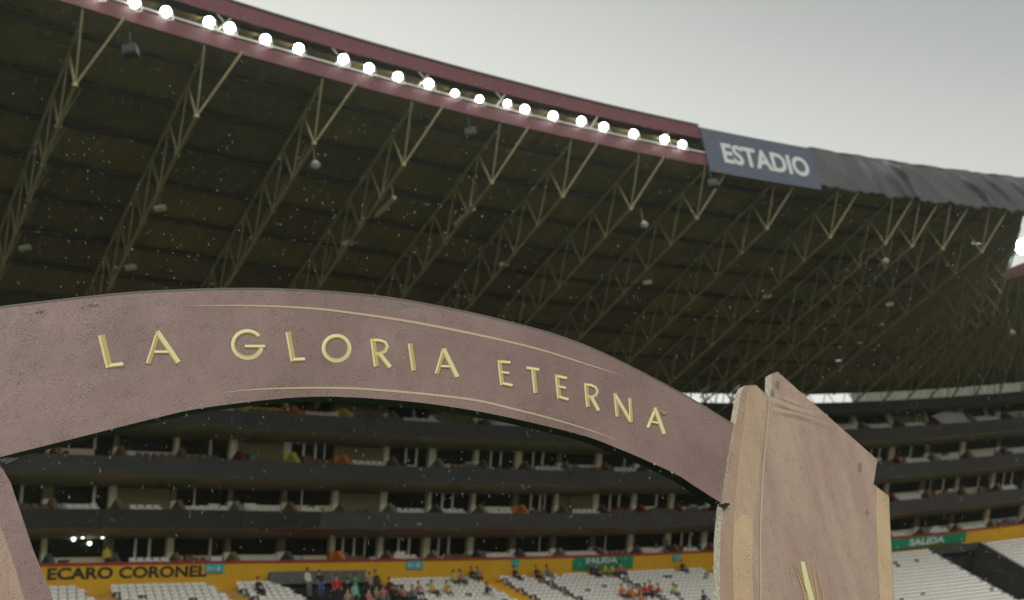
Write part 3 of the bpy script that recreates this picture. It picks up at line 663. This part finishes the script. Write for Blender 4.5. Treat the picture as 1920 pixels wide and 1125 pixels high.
# ------------------------------------------------------------------ people
def skin_body(joints, edges, radii, level=1):
    me = bpy.data.meshes.new('body'); me.from_pydata(joints, edges, []); o = bpy.data.objects.new('b', me); C.objects.link(o)
    md = o.modifiers.new('Skin', 'SKIN'); sv = me.skin_vertices[0].data
    for v, r in zip(sv, radii): v.radius = (r[0], r[1]) if isinstance(r, tuple) else (r, r)
    sv[0].use_root = True; md.use_smooth_shade = True; ss_ = o.modifiers.new('Sub', 'SUBSURF'); ss_.levels = level; ss_.render_levels = level
    bpy.context.view_layer.update(); r = bpy.data.meshes.new_from_object(o.evaluated_get(bpy.context.evaluated_depsgraph_get())); bpy.data.objects.remove(o); return r
def person_mesh(pose):
    st = pose.startswith('stand'); hz = .95 if st else .50       # facing -Y
    J = [(0, 0, hz)]; E = []; Rr = [(.15, .11)]
    def add(par, p, r): J.append(p); Rr.append(r); E.append((par, len(J)-1)); return len(J)-1
    lean = 0 if st else (-.08 if pose != 'seat_lean' else -.25)
    ch = add(0, (0, lean*.6, hz+.26), (.15, .11)); sh = add(ch, (0, lean, hz+.44), (.15, .10)); nk = add(sh, (0, lean-.01, hz+.54), .055); hd = add(nk, (0, lean-.03, hz+.66), (.085, .095)); add(hd, (0, lean-.03, hz+.76), (.065, .075))
    for sx in (-1, 1):
        a = add(sh, (sx*.19, lean, hz+.43), .065)
        if pose == 'stand_up': b = add(a, (sx*.34, lean-.05, hz+.60), .048); c = add(b, (sx*.30, lean-.1, hz+.84), .036); h_ = add(c, (sx*.29, lean-.12, hz+.93), (.042, .02))
        elif st: b = add(a, (sx*.25, lean+.02, hz+.15), .048); c = add(b, (sx*.24, lean-.1, hz-.08), .036); h_ = add(c, (sx*.23, lean-.13, hz-.18), (.04, .025))
        elif pose == 'seat_eat': b = add(a, (sx*.27, lean-.1, hz+.2), .048); c = add(b, (sx*.1, lean-.28, hz+.38), .036); h_ = add(c, (sx*.06, lean-.27, hz+.46), (.04, .03))
        else: b = add(a, (sx*.26, lean-.05, hz+.17), .048); c = add(b, (sx*.18, lean-.3, hz+.12), .036); h_ = add(c, (sx*.15, lean-.38, hz+.13), (.04, .025))
        l = add(0, (sx*.10, -.01 if st else -.06, hz-.05), .095)
        if st: k = add(l, (sx*.11, -.02, .50), .065); an = add(k, (sx*.11, .02, .09), .042); add(an, (sx*.12, -.14, .04), (.045, .035))
        else: k = add(l, (sx*.14, -.48, hz-.02), .072); an = add(k, (sx*.13, -.50, .09), .045); add(an, (sx*.13, -.65, .04), (.045, .035))
    me = skin_body(J, E, Rr)
    mi = []
    for p in me.polygons:
        c = p.center; z = c.z-hz
        if z > .49 and abs(c.x) < .16 and not (pose == 'stand_up' and abs(c.x) > .14): m = 0
        elif pose == 'stand_up' and z > .60: m = 0
        elif st and abs(c.x) > .19 and z < .05: m = 0
        elif not st and z > .02 and c.y < lean-.2: m = 0
        elif z > (0.0 if st else .04): m = 1
        elif c.z < .07: m = 3
        else: m = 2
        mi.append(m)
    me.materials.clear(); 
    for _ in range(4): me.materials.append(None)
    me.polygons.foreach_set('material_index', mi)
    # hair cap
    hb = bmesh.new(); bmesh.ops.create_uvsphere(hb, u_segments=12, v_segments=8, radius=.112)
    for v in list(hb.verts):
        if v.co.z < -.02 and v.co.y < .02: hb.verts.remove(v)
    for v in hb.verts: v.co.z *= 1.05; v.co += Vector((0, lean-.015, hz+.74))
    hm = bpy.data.meshes.new('hair'); hb.to_mesh(hm); hb.free(); return me, hm
POSE = {p: person_mesh(p) for p in ('seat', 'seat_lean', 'seat_eat', 'stand', 'stand_up')}
SKIN = [mat('skin_a', (.28, .15, .09), .6), mat('skin_b', (.38, .23, .15), .6)]; HAIR = mat('hair_black', (.012, .01, .009), .6)
def clr(name, c): 
    if name not in M: M[name] = mat('cloth_'+name, c, .8, noise=(8, .5, tuple(x*.75 for x in c)))
    return M[name]
CL = {'black': (.018, .018, .02), 'yellow': (.55, .40, .03), 'orange': (.55, .17, .02), 'red': (.50, .03, .03), 'green': (.02, .28, .14), 'mint': (.15, .42, .30), 'white': (.6, .6, .57), 'grey': (.16, .16, .17), 'navy': (.03, .035, .07), 'lime': (.42, .45, .05), 'pink': (.40, .16, .14), 'tan': (.30, .22, .14), 'blue': (.05, .12, .30)}
def person(x, y, row, pose, shirt, trousers, label, off=None, dz=0, face=None):
    """x,y: pixel of the chest; the row fixes the distance"""
    ch = 1.2 if pose.startswith('stand') else .78
    def find(h, o):
        lo, hi = SA, SB
        for _ in range(30):
            m_ = (lo+hi)/2
            if inproj(wall(m_, h+ch, o))[0] < x: lo = m_
            else: hi = m_
        return lo
    if off is None:
        c_ = [(abs(inproj(wall(find(H0-RISE*q, rowoff(q)), H0-RISE*q+ch, rowoff(q)))[1]-y), q) for q in range(12)]
        row = min(c_)[1]; h = H0-RISE*row; o = rowoff(row)
    else: h = dz; o = off
    s = find(h, o); p = wall(s, h, o)
    if off is None and 520 < x < 730 and pose.startswith('stand'): p = p+np.array([0, 0, .0])
    t, n = frame(s); me, hm = POSE[pose]; me = me.copy()
    sk = random.choice(SKIN); me.materials[0] = sk; me.materials[1] = clr('c_'+shirt, CL[shirt]); me.materials[2] = clr('c_'+trousers, CL[trousers]); me.materials[3] = M['black_print']
    ob = bpy.data.objects.new('person', me); C.objects.link(ob); ob.location = p
    ang = math.atan2(t[1], t[0]) + (face if face is not None else random.uniform(-.35, .35)); ob.rotation_euler = (0, 0, ang)
    sc_ = random.uniform(.95, 1.06); ob.scale = (sc_,)*3
    tag(ob, label, 'person'); hh = bpy.data.objects.new('hair', hm.copy()); hh.data.materials.append(HAIR); C.objects.link(hh); hh.parent = ob
    return ob
PEOPLE = [
 (487, 1098, 1, 'seat', 'black', 'black', 'lone seated spectator in black left of the stair opening'),
 (583, 1084, 1, 'stand', 'white', 'grey', 'person in white standing under the charcoal lintel'),
 (605, 1084, 1, 'stand', 'black', 'blue', 'person in black top and blue trousers under the lintel'),
 (637, 1095, 2, 'stand', 'red', 'black', 'person in red and black at the right side of the opening'),
 (672, 1090, 2, 'stand_up', 'green', 'green', 'tall spectator in a green rain poncho with arms raised'),
 (671, 1110, 5, 'stand', 'mint', 'black', 'spectator in a mint green shirt in front of the green poncho'),
 (700, 1083, 0, 'stand_up', 'tan', 'black', 'bare-armed spectator in tan at the corner of the lintel'),
 (711, 1085, 1, 'stand', 'black', 'black', 'spectator in black standing right of the tan shirt'),
 (655, 1102, 4, 'seat', 'black', 'black', 'seated spectator in black left of the mint shirt'),
 (655, 1118, 6, 'seat', 'tan', 'grey', 'spectator in tan low at the left of the crowd'),
 (708, 1110, 4, 'seat', 'tan', 'grey', 'seated spectator in tan right of the mint shirt'),
 (722, 1115, 5, 'seat', 'pink', 'grey', 'seated spectator in pink among the crowd'),
 (694, 1122, 6, 'seat', 'pink', 'white', 'spectator in pink and white low in the crowd'),
 (740, 1108, 4, 'seat_lean', 'black', 'black', 'leaning spectator in black at the crowd edge'),
 (760, 1108, 4, 'seat', 'pink', 'black', 'seated spectator in dark pink right of the leaning one'),
 (776, 1112, 4, 'seat_lean', 'grey', 'navy', 'leaning spectator in grey before the white seats'),
 (789, 1105, 3, 'seat', 'pink', 'navy', 'small spectator in pink beside the grey one'),
 (733, 1098, 3, 'seat', 'black', 'red', 'spectator in black with red trousers in the middle of the crowd'),
 (813, 1104, 3, 'seat', 'yellow', 'black', 'seated spectator in yellow, left of two in yellow shirts'),
 (841, 1104, 3, 'seat_eat', 'yellow', 'tan', 'seated spectator in yellow, right of two in yellow shirts'),
 (855, 1080, 1, 'seat', 'lime', 'black', 'spectator in lime yellow near the top row'),
 (867, 1083, 1, 'seat', 'pink', 'black', 'spectator in pink next to the lime yellow one'),
 (888, 1068, 0, 'seat', 'black', 'black', 'left one of a dark pair seated in the top row'),
 (900, 1068, 0, 'seat', 'grey', 'black', 'right one of a dark pair seated in the top row'),
 (917, 1105, 4, 'seat_eat', 'black', 'white', 'seated spectator in black with white trousers among empty seats'),
 (969, 1067, 0, 'seat', 'black', 'black', 'lone dark spectator below the narrow teal sign'),
 (1010, 1065, 0, 'seat', 'black', 'black', 'dark spectator at the top of the middle aisle'),
 (1030, 1067, 0, 'seat', 'grey', 'grey', 'grey spectator beside the top of the middle aisle'),
 (1113, 1064, 0, 'seat', 'black', 'black', 'spectator in black before the S of the green sign'),
 (1123, 1066, 0, 'seat', 'navy', 'black', 'spectator in navy before the green sign'),
 (1136, 1066, 0, 'seat_lean', 'lime', 'black', 'leaning spectator in lime before the green sign'),
 (1152, 1065, 0, 'seat', 'lime', 'navy', 'taller spectator in lime before the green sign'),
 (1168, 1064, 0, 'seat', 'pink', 'black', 'spectator in dark pink at the right end of the green sign'),
 (1284, 1058, 0, 'seat', 'black', 'black', 'lone dark spectator in the top row nearest the arch tower'),
 (1172, 1110, 6, 'seat', 'orange', 'navy', 'spectator in orange at the left end of the bright group'),
 (1184, 1107, 5, 'seat', 'orange', 'navy', 'second orange spectator from the left in the bright group'),
 (1192, 1116, 7, 'seat', 'orange', 'white', 'front orange spectator with white trousers'),
 (1204, 1108, 5, 'seat_eat', 'orange', 'black', 'orange spectator with raised hands in the bright group'),
 (1206, 1118, 7, 'seat', 'orange', 'black', 'lowest orange spectator in the bright group'),
 (1215, 1106, 5, 'seat', 'red', 'black', 'red spectator next to the orange ones'),
 (1224, 1102, 4, 'seat', 'red', 'black', 'red spectator in the middle of the bright group'),
 (1235, 1103, 4, 'seat_lean', 'red', 'white', 'leaning red spectator at the right of the bright group'),
 (1268, 1105, 4, 'seat', 'lime', 'black', 'spectator in lime sitting apart right of the bright group'),
 (1325, 1119, 6, 'seat', 'navy', 'black', 'dark spectator low beside the arch tower'),
]
for a in PEOPLE: person(*a)
person(205, 1022, 0, 'stand', 'yellow', 'black', 'steward in a yellow shirt standing in the dark private box', off=.75, dz=16.6, face=0)
for x, y, l in ((1125, 1035, 'left'), (1240, 1028, 'middle'), (1262, 1026, 'right')):
    person(x, y, 0, 'stand', 'black', 'black', 'dark figure standing in the lowest boxes, %s of three above the green sign' % l, off=1.3, dz=16.5)
# ------------------------------------------------------------------ damp air
HZ = MB(); HZ.hexa([(-75, -12, -1), (110, -12, -1), (110, 175, -1), (-75, 175, -1), (-75, -12, 42), (110, -12, 42), (110, 175, 42), (-75, 175, 42)])
hm_ = bpy.data.materials.new('haze_air'); hm_.use_nodes = True; ht = hm_.node_tree; ht.nodes.clear(); ho = ht.nodes.new('ShaderNodeOutputMaterial'); hv = ht.nodes.new('ShaderNodeVolumePrincipled')
hv.inputs['Color'].default_value = (.95, .96, .80, 1); hv.inputs['Density'].default_value = .00065; hv.inputs['Anisotropy'].default_value = .8; ht.links.new(hv.outputs[0], ho.inputs['Volume'])
ho_ = HZ.build('haze', hm_); tag(ho_, 'thin rain haze filling the stadium', 'haze', kind='stuff')
# ------------------------------------------------------------------ foreground arch
YAW = math.radians(34); AD = np.array([math.cos(YAW), math.sin(YAW), 0]); AN = np.array([math.sin(YAW), -math.cos(YAW), 0])   # AN faces the camera
AP = ray(700, 620); AP = AP*(9.0/AP[1])
def pl(x, y, off=0.0):                      # meets the arch plane pushed off metres towards the camera
    d = ray(x, y); t = ((AP+AN*off)@AN)/(d@AN); return d*t+np.array([0, 0, EYE])
def slab(name, P, off, thick, mats, parent, px=True, sidemat=1):
    """outline in the plane, given real thickness behind it"""
    A = [pl(x, y, off) for x, y in P] if px else P
    from mathutils.geometry import tessellate_polygon
    n = len(A); V = A+[p-AN*thick for p in A]
    T = tessellate_polygon([[Vector((float(p@AD), float(p[2]), 0)) for p in A]])
    F = [tuple(t) for t in T]+[tuple(n+i for i in t)[::-1] for t in T]; mi_ = [0]*len(F)
    for k in range(n): F.append((k, n+k, n+(k+1) % n, (k+1) % n)); mi_.append(sidemat)
    o = mesh(name, V, F, mats, parent, mi_)
    bm = bmesh.new(); bm.from_mesh(o.data); bmesh.ops.recalc_face_normals(bm, faces=bm.faces); bm.to_mesh(o.data); bm.free()
    return o
def cat(P, n=8):                            # smooth curve through points
    P = [np.array(p, float) for p in P]; out = []
    Q = [2*P[0]-P[1]]+P+[2*P[-1]-P[-2]]
    for i in range(1, len(Q)-2):
        for k in range(n):
            t = k/n; a, b, c, d = Q[i-1], Q[i], Q[i+1], Q[i+2]
            out.append(.5*((2*b)+(-a+c)*t+(2*a-5*b+4*c-d)*t*t+(-a+3*b-3*c+d)*t**3))
    out.append(P[-1]); return out
AR = thing('welcome_arch', 'mauve inflatable-style arch with gold lettering LA GLORIA ETERNA over the entrance', 'arch')
AR['label'] = 'large wet mauve arch reading LA GLORIA ETERNA between two tan pillars'
top = cat([(-60, 584), (0, 574), (213, 550), (347, 542), (467, 539.5), (555, 542), (640, 547), (747, 559), (873, 583), (973, 607), (1053, 630), (1140, 665), (1280, 737), (1378, 796)])
bot = cat([(1357, 946), (1300, 910), (1273, 892), (1209, 862), (1159, 841), (1092, 816), (960, 784), (860, 765), (760, 752), (640, 744), (560, 745), (480, 752), (367, 767), (287, 785), (147, 820), (0, 857), (-60, 873)])
def resample(P, n):
    P = np.array(P); L = np.r_[0, np.cumsum(np.linalg.norm(np.diff(P, axis=0), axis=1))]; q = np.linspace(0, L[-1], n)
    return np.c_[np.interp(q, L, P[:, 0]), np.interp(q, L, P[:, 1])]
tp_, bt_ = resample(top, 90), resample(bot[::-1], 90); V = []; F = []; mi_ = []; nr = 5
for k in range(90):
    for j in range(nr+1): V.append(pl(*(tp_[k]*(1-j/nr)+bt_[k]*j/nr), 0))
    V.append(pl(*bt_[k], 0)-AN*.11); V.append(pl(*tp_[k], 0)-AN*.11)
w_ = nr+3
for k in range(89):
    for j in range(w_):
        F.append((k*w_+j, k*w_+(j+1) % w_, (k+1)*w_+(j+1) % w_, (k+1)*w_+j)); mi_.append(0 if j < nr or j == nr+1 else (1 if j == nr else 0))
F.append(tuple(range(w_))[::-1]); F.append(tuple(range(89*w_, 90*w_))); mi_ += [0, 0]
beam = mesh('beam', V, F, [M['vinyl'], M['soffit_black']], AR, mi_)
# pale strip painting the rim light along the top edge
V = []; F = []
for k, p in enumerate(top):
    a = pl(p[0], p[1], .003); V += [a, a-ub*.012, a-AN*.02+ub*.004]
for k in range(len(top)-1): b = 3*k; F += [(b, b+1, b+4, b+3), (b, b+3, b+5, b+2)]
mesh('rim_light_strip', V, F, M['concrete'], AR)
# towers
tl = [(1350, 1125), (1350.5, 1010), (1355, 956), (1360, 910), (1369, 850), (1380, 792), (1390, 735), (1396, 723), (1418, 722), (1445.5, 748), (1446.5, 701), (1458, 697), (1645, 862), (1638, 908), (1667, 930), (1670, 1000), (1677, 1125)]
def down(p, q, off):                        # carry a tower edge down to the ground
    a = pl(*p, off); b = pl(*q, off); d = b-a; t = (a[2]-.0)/(a[2]-b[2]); return a+d*t
OT = .03
def tower(pts, off, p_l, p_r, name='pillar'):
    A = [pl(x, y, off) for x, y in pts]; L_ = down(*p_l, off); R_ = down(*p_r, off)
    return [L_]+A+[R_]
RT = tower(tl, OT, ((1350.5, 1010), (1350, 1125)), ((1670, 1000), (1677, 1125)))
o = slab('pillar', RT, OT, .085, [M['vinyl_tower'], M['edge_gold']], AR, px=False); o['label'] = 'right pillar with pointed notched top'
# raised left fold of the peak
def strip(name, P, m, off, th=.003, parent=AR): return slab(name, P, off+th, th, [m, m], parent)
gl = lambda pts: pts
def tri(p, q, k): return (p[0]+(q[0]-p[0])*k, p[1]+(q[1]-p[1])*k)
strip('printed_band', [(1351, 1240), (1351, 1125), (1352.5, 1010), (1357, 956), (1371, 852), (1382, 794), (1392, 737), (1397, 724.5), (1400, 724.5), (1393, 800), (1382, 880), (1376, 960), (1372, 1040), (1374, 1125), (1376, 1240)], M['vinyl_brown'], OT)
strip('printed_band', [(1376.5, 1240), (1374.5, 1125), (1372.5, 1040), (1376.5, 960), (1382.5, 880), (1393.5, 800), (1400.5, 724.5), (1417, 724), (1437, 744), (1432, 800), (1424, 880), (1413, 985), (1411, 1060), (1413, 1125), (1414, 1240)], M['vinyl_blend'], OT)
strip('printed_band', [(1377.5, 1240), (1375.5, 1125), (1373.5, 1040), (1376, 985), (1394, 960), (1412, 982), (1410.5, 1060), (1412, 1125), (1413, 1240)], M['vinyl_tan'], OT+.003)
strip('printed_band', [(1643, 915), (1666, 931.5), (1668.5, 1000), (1675.5, 1125), (1680, 1240), (1656, 1240), (1650, 1125), (1646, 1040), (1643, 960)], M['vinyl_tan'], OT)
def line(name, P, w, m, off, th=.002, parent=AR):
    """P: [(x,y,halfwidth factor)] smooth tapering printed line"""
    pts = cat([(a[0], a[1]) for a in P], 8); n = len(pts); L_ = []; R_ = []
    ws = np.interp(np.linspace(0, len(P)-1, n), range(len(P)), [a[2] for a in P])
    for k in range(n):
        a = pts[max(0, k-1)]; b = pts[min(n-1, k+1)]; d = b-a; d /= np.linalg.norm(d); nn_ = np.array([-d[1], d[0]])
        L_.append(pts[k]+nn_*w*ws[k]/2); R_.append(pts[k]-nn_*w*ws[k]/2)
    V = [pl(*p, off+th) for p in L_]+[pl(*p, off+th) for p in R_]+[pl(*p, off) for p in L_]+[pl(*p, off) for p in R_]
    F = []
    for k in range(n-1): F += [(k, k+1, n+k+1, n+k), (k, 2*n+k, 2*n+k+1, k+1), (n+k, n+k+1, 3*n+k+1, 3*n+k)]
    return mesh(name, V, F, m, parent)
line('printed_line', [(1443, 745, .5), (1437, 820, .8), (1430, 900, 1), (1426, 1000, 1), (1427, 1125, 1), (1429, 1240, 1)], 3.0, M['line'], OT+.004)
line('printed_line', [(340, 573, .1), (467, 573, .6), (567, 577, .8), (640, 584, .9), (757, 601, 1), (873, 623, 1), (1000, 652, .8), (1107, 685, .5), (1165, 704, .1)], 4.2, M['line'], 0)
line('printed_line', [(410, 737, .1), (500, 729, .6), (640, 727.5, .9), (757, 735, 1), (883, 749, 1), (960, 766, .9), (1031, 784, .7), (1102, 805, .5), (1156, 824, .1)], 4.0, M['line'], 0)
# trophy graphic printed on the pillar
for P in ([(1486, 1056, .3), (1499, 1085, 1), (1511, 1125, 1.1), (1520, 1180, 1)], [(1490, 1056, .2), (1505, 1088, .6), (1517, 1125, .8), (1524, 1180, .8)], [(1521, 1057, .4), (1527, 1085, 1), (1533, 1125, 1), (1534, 1180, .8)], [(1531, 1066, .4), (1537, 1090, 1), (1545, 1125, 1), (1545, 1180, 1)]):
    line('printed_flame', P, 2.4, M['gold_dark'], OT+.004)
strip('printed_cup', [(1501, 1053), (1509, 1053), (1515, 1080), (1522, 1105), (1528, 1128), (1530, 1180), (1518, 1180), (1516, 1128), (1508, 1090)], M['gold'], OT+.002)
def wrinkle(P, w, hgt, off):
    pts = cat(P, 8); n = len(pts); V = []; F = []; m_ = 7
    for k in range(n):
        a = pts[max(0, k-1)]; b = pts[min(n-1, k+1)]; d = b-a; d /= np.linalg.norm(d); q = np.array([-d[1], d[0]]); e_ = math.sin(math.pi*k/(n-1))
        for j in range(m_):
            u_ = (j-3)/3; V.append(pl(*(pts[k]+q*w*u_), off+.0005+hgt*e_*(.5+.5*math.cos(math.pi*u_))))
    for k in range(n-1):
        for j in range(m_-1): a = k*m_+j; F.append((a, a+1, a+m_+1, a+m_))
    mesh('wrinkle', V, F, M['vinyl_tower'], AR, smooth=True)
wrinkle([(1440, 751), (1462, 757), (1490, 768), (1550, 786)], 9, .016, OT)
wrinkle([(1441, 768), (1470, 773), (1510, 782), (1570, 806)], 8, .012, OT)
wrinkle([(1452, 742), (1480, 752), (1520, 768)], 6, .010, OT)
# left pillar
LTp = [(100, 1125), (62, 1030), (20, 905), (0, 870), (-40, 850), (-420, 900), (-420, 1125)]
A = [pl(x, y, OT) for x, y in LTp]; A = A+[down((-420, 900), (-420, 1125), OT), down((62, 1030), (100, 1125), OT)]
o = slab('pillar', A, OT, .085, [M['vinyl'], M['edge_gold']], AR, px=False); o['label'] = 'left pillar at the edge of the view'
strip('printed_band', [(-100, 900), (-10, 960), (10, 1010), (30, 1070), (46, 1125), (72, 1240), (-300, 1240)], M['vinyl_brown'], OT)
# joint straps where beam and pillar meet
for (x, y) in ((1352, 948), (3, 864)):
    mb = MB(); c = pl(x, y, .06)
    for k in range(3): mb.bar(c+AD*(.02*k-.02)-ub*.01*k, c+AD*(.02*k+.05)+ub*.012, .022, 5)
    mb.build('joint_strap', M['soffit_black'], AR)
# letters: each stroke is a low ridge, one facet printed pale gold, the other deep gold
def arcpts(cx, cy, rx, ry, a0, a1, n=22): return [(cx+rx*math.cos(math.radians(a0+(a1-a0)*k/n)), cy-ry*math.sin(math.radians(a0+(a1-a0)*k/n))) for k in range(n+1)]
def letter(ch, strokes):
    mb = MB()
    for si, (P, w) in enumerate(strokes):
        P = [np.array(p, float) for p in P]; n = len(P); tot = P[-1]-P[0]
        vert = n == 2 and abs(tot[1]) > abs(tot[0])*3
        closed = n > 4 and np.linalg.norm(tot) < 1
        L_, R_, Mi = [], [], []
        for k in range(n):
            a = P[k-1] if k > 0 else (P[-2] if closed else P[0]); b = P[k+1] if k < n-1 else (P[1] if closed else P[-1]); d = b-a; d /= np.linalg.norm(d); q = np.array([-d[1], d[0]])
            if vert and q[0] > 0: q = -q             # L = left side
            if not vert and q[1] > 0: q = -q         # L = upper side
            if n > 4: q = P[k]-np.mean(P, axis=0); q = np.array([-d[1], d[0]])*np.sign(np.array([-d[1], d[0]])@q)
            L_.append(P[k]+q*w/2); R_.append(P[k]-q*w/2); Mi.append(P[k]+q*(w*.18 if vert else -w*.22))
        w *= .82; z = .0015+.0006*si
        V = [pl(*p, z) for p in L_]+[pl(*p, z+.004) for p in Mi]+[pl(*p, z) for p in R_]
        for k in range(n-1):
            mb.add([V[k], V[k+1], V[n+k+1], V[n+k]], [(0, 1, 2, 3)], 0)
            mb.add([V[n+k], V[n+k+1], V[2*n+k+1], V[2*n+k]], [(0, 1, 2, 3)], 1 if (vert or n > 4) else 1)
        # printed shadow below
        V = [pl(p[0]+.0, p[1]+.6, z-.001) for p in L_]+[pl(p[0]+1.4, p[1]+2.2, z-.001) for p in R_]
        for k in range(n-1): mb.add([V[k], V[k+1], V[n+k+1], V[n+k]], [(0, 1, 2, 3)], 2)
    o = mb.build('letter', [M['gold'], M['gold_dark'], M['gold_shadow']], AR); o['label'] = 'gold printed capital letter '+ch; return o
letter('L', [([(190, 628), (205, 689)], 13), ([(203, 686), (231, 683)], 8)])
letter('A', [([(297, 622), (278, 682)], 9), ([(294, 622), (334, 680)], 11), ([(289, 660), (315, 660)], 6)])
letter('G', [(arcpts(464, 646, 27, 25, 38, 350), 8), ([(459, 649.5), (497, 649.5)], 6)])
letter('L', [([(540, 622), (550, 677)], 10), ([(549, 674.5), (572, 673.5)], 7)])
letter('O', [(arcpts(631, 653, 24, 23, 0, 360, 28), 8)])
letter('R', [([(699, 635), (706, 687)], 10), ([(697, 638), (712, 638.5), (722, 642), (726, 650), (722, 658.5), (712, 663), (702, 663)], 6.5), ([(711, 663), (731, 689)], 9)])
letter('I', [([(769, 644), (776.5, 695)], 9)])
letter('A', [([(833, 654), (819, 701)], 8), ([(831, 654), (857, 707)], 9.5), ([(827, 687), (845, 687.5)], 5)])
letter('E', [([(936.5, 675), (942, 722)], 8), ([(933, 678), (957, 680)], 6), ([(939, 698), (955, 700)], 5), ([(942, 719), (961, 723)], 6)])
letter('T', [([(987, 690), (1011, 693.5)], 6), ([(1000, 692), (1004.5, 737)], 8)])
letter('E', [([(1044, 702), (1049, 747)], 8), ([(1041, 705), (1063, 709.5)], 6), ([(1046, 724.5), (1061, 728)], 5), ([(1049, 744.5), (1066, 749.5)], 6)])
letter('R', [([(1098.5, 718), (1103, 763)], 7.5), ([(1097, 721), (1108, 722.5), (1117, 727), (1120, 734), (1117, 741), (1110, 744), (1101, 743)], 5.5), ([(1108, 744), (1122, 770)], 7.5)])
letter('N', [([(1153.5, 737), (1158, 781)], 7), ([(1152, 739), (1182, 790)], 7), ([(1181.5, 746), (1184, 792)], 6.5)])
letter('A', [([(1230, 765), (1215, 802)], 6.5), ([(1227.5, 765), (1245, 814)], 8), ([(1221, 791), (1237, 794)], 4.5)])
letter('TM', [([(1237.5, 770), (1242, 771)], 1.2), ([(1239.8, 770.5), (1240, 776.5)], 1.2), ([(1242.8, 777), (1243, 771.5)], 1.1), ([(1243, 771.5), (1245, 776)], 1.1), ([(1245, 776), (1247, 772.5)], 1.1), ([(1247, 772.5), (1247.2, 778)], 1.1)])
# worn and soaked patches: ragged thin stains
def stain(cx, cy, rx, ry, off=0, seed=0, vertical=True):
    r = random.Random(seed); P = []
    n = 30
    for k in range(n):
        a = 2*math.pi*k/n; q = r.uniform(.55, 1.25); P.append((cx+rx*q*math.cos(a), cy+ry*q*math.sin(a)))
    return strip('stain', P, M['stain'], off, .0012)
def top_y(x): 
    T = np.array(top); return float(np.interp(x, T[:, 0], T[:, 1]))
rr = random.Random(5)
for k in range(15):
    x = rr.choice([rr.uniform(5, 90), rr.uniform(150, 200), rr.uniform(235, 320)]); rx = rr.uniform(4, 14); ry = rr.uniform(3, 9)
    stain(x, top_y(x)+5+ry*1.4+rr.uniform(0, 12), rx, ry, seed=k)
for k, (x, y, rx, ry) in enumerate(((40, 608, 12, 10), (97, 638, 8, 12), (118, 632, 4, 6), (750, 630, 10, 11), (793, 597, 9, 7), (735, 572, 24, 8), (772, 572, 15, 5), (830, 583, 5, 9), (690, 562, 10, 6), (565, 549, 9, 4), (615, 550, 5, 3), (1010, 696, 7, 12), (8, 600, 9, 14))):
    stain(x, y, rx, ry, seed=50+k)
stain(1449, 738, 4, 9, OT, 90); stain(1458, 722, 5, 9, OT+.0, 91); stain(1612, 876, 4, 9, OT, 92); stain(1626, 962, 3, 6, OT, 93)
# water drops hanging from the lower edge
mb = MB(); rr = random.Random(9)
for k in range(70):
    i = rr.randrange(len(bot)-1); t = rr.random(); p = bot[i]*(1-t)+bot[i+1]*t
    c = pl(p[0], p[1], -rr.uniform(0, .1))-ub*.004; r = rr.choice([.003, .004, .004, .007]); disc(mb, c, np.array([.01, 0, -1.]), r*.5, r, -r, 0, n=6); disc(mb, c, np.array([.01, 0, -1.]), r, r*.4, 0, r*.9, n=6)
o = mb.build('hanging_drops', M['drop'], AR); o['kind'] = 'stuff'
# ------------------------------------------------------------------ rain: one falling cloud of drops
mb = MB(); rr = random.Random(11)
for k in range(4200):
    d_ = 5.0+8*rr.random()**.8; x = rr.uniform(-60, 1980); y = rr.uniform(-40, 1160)
    c = ray(x, y)*d_+np.array([0, 0, EYE]); w = rr.uniform(.0006, .0012); l = rr.uniform(.004, .010)*(.4+d_/14); tl_ = np.array([rr.uniform(-.08, .08), 0, 1.]); tl_ /= np.linalg.norm(tl_)
    e1 = np.array([1., 0, 0])*w; e2 = np.array([0, 1., 0])*w
    mb.add([c-tl_*l, c+e1, c+e2, c-e1, c-e2, c+tl_*l], [(0, 2, 1), (0, 3, 2), (0, 4, 3), (0, 1, 4), (5, 1, 2), (5, 2, 3), (5, 3, 4), (5, 4, 1)])
o = mb.build('rain', M['rain']); tag(o, 'fine rain falling between the camera and the arch', 'rain', kind='stuff')
# ------------------------------------------------------------------ put every Empty at the foot of its thing (parts keep their place)
bpy.context.view_layer.update()
for o in list(C.objects):
    if o.type == 'EMPTY':
        ch = [c for c in o.children if c.type == 'MESH' and len(c.data.vertices)]
        if not ch: continue
        P = np.array([c.data.vertices[0].co[:] for c in ch]); lo = P.mean(0); lo[2] = P[:, 2].min(); v = Vector(lo)
        o.location = v
        done = set()
        for c in ch: c.matrix_parent_inverse = Matrix.Translation(-v)
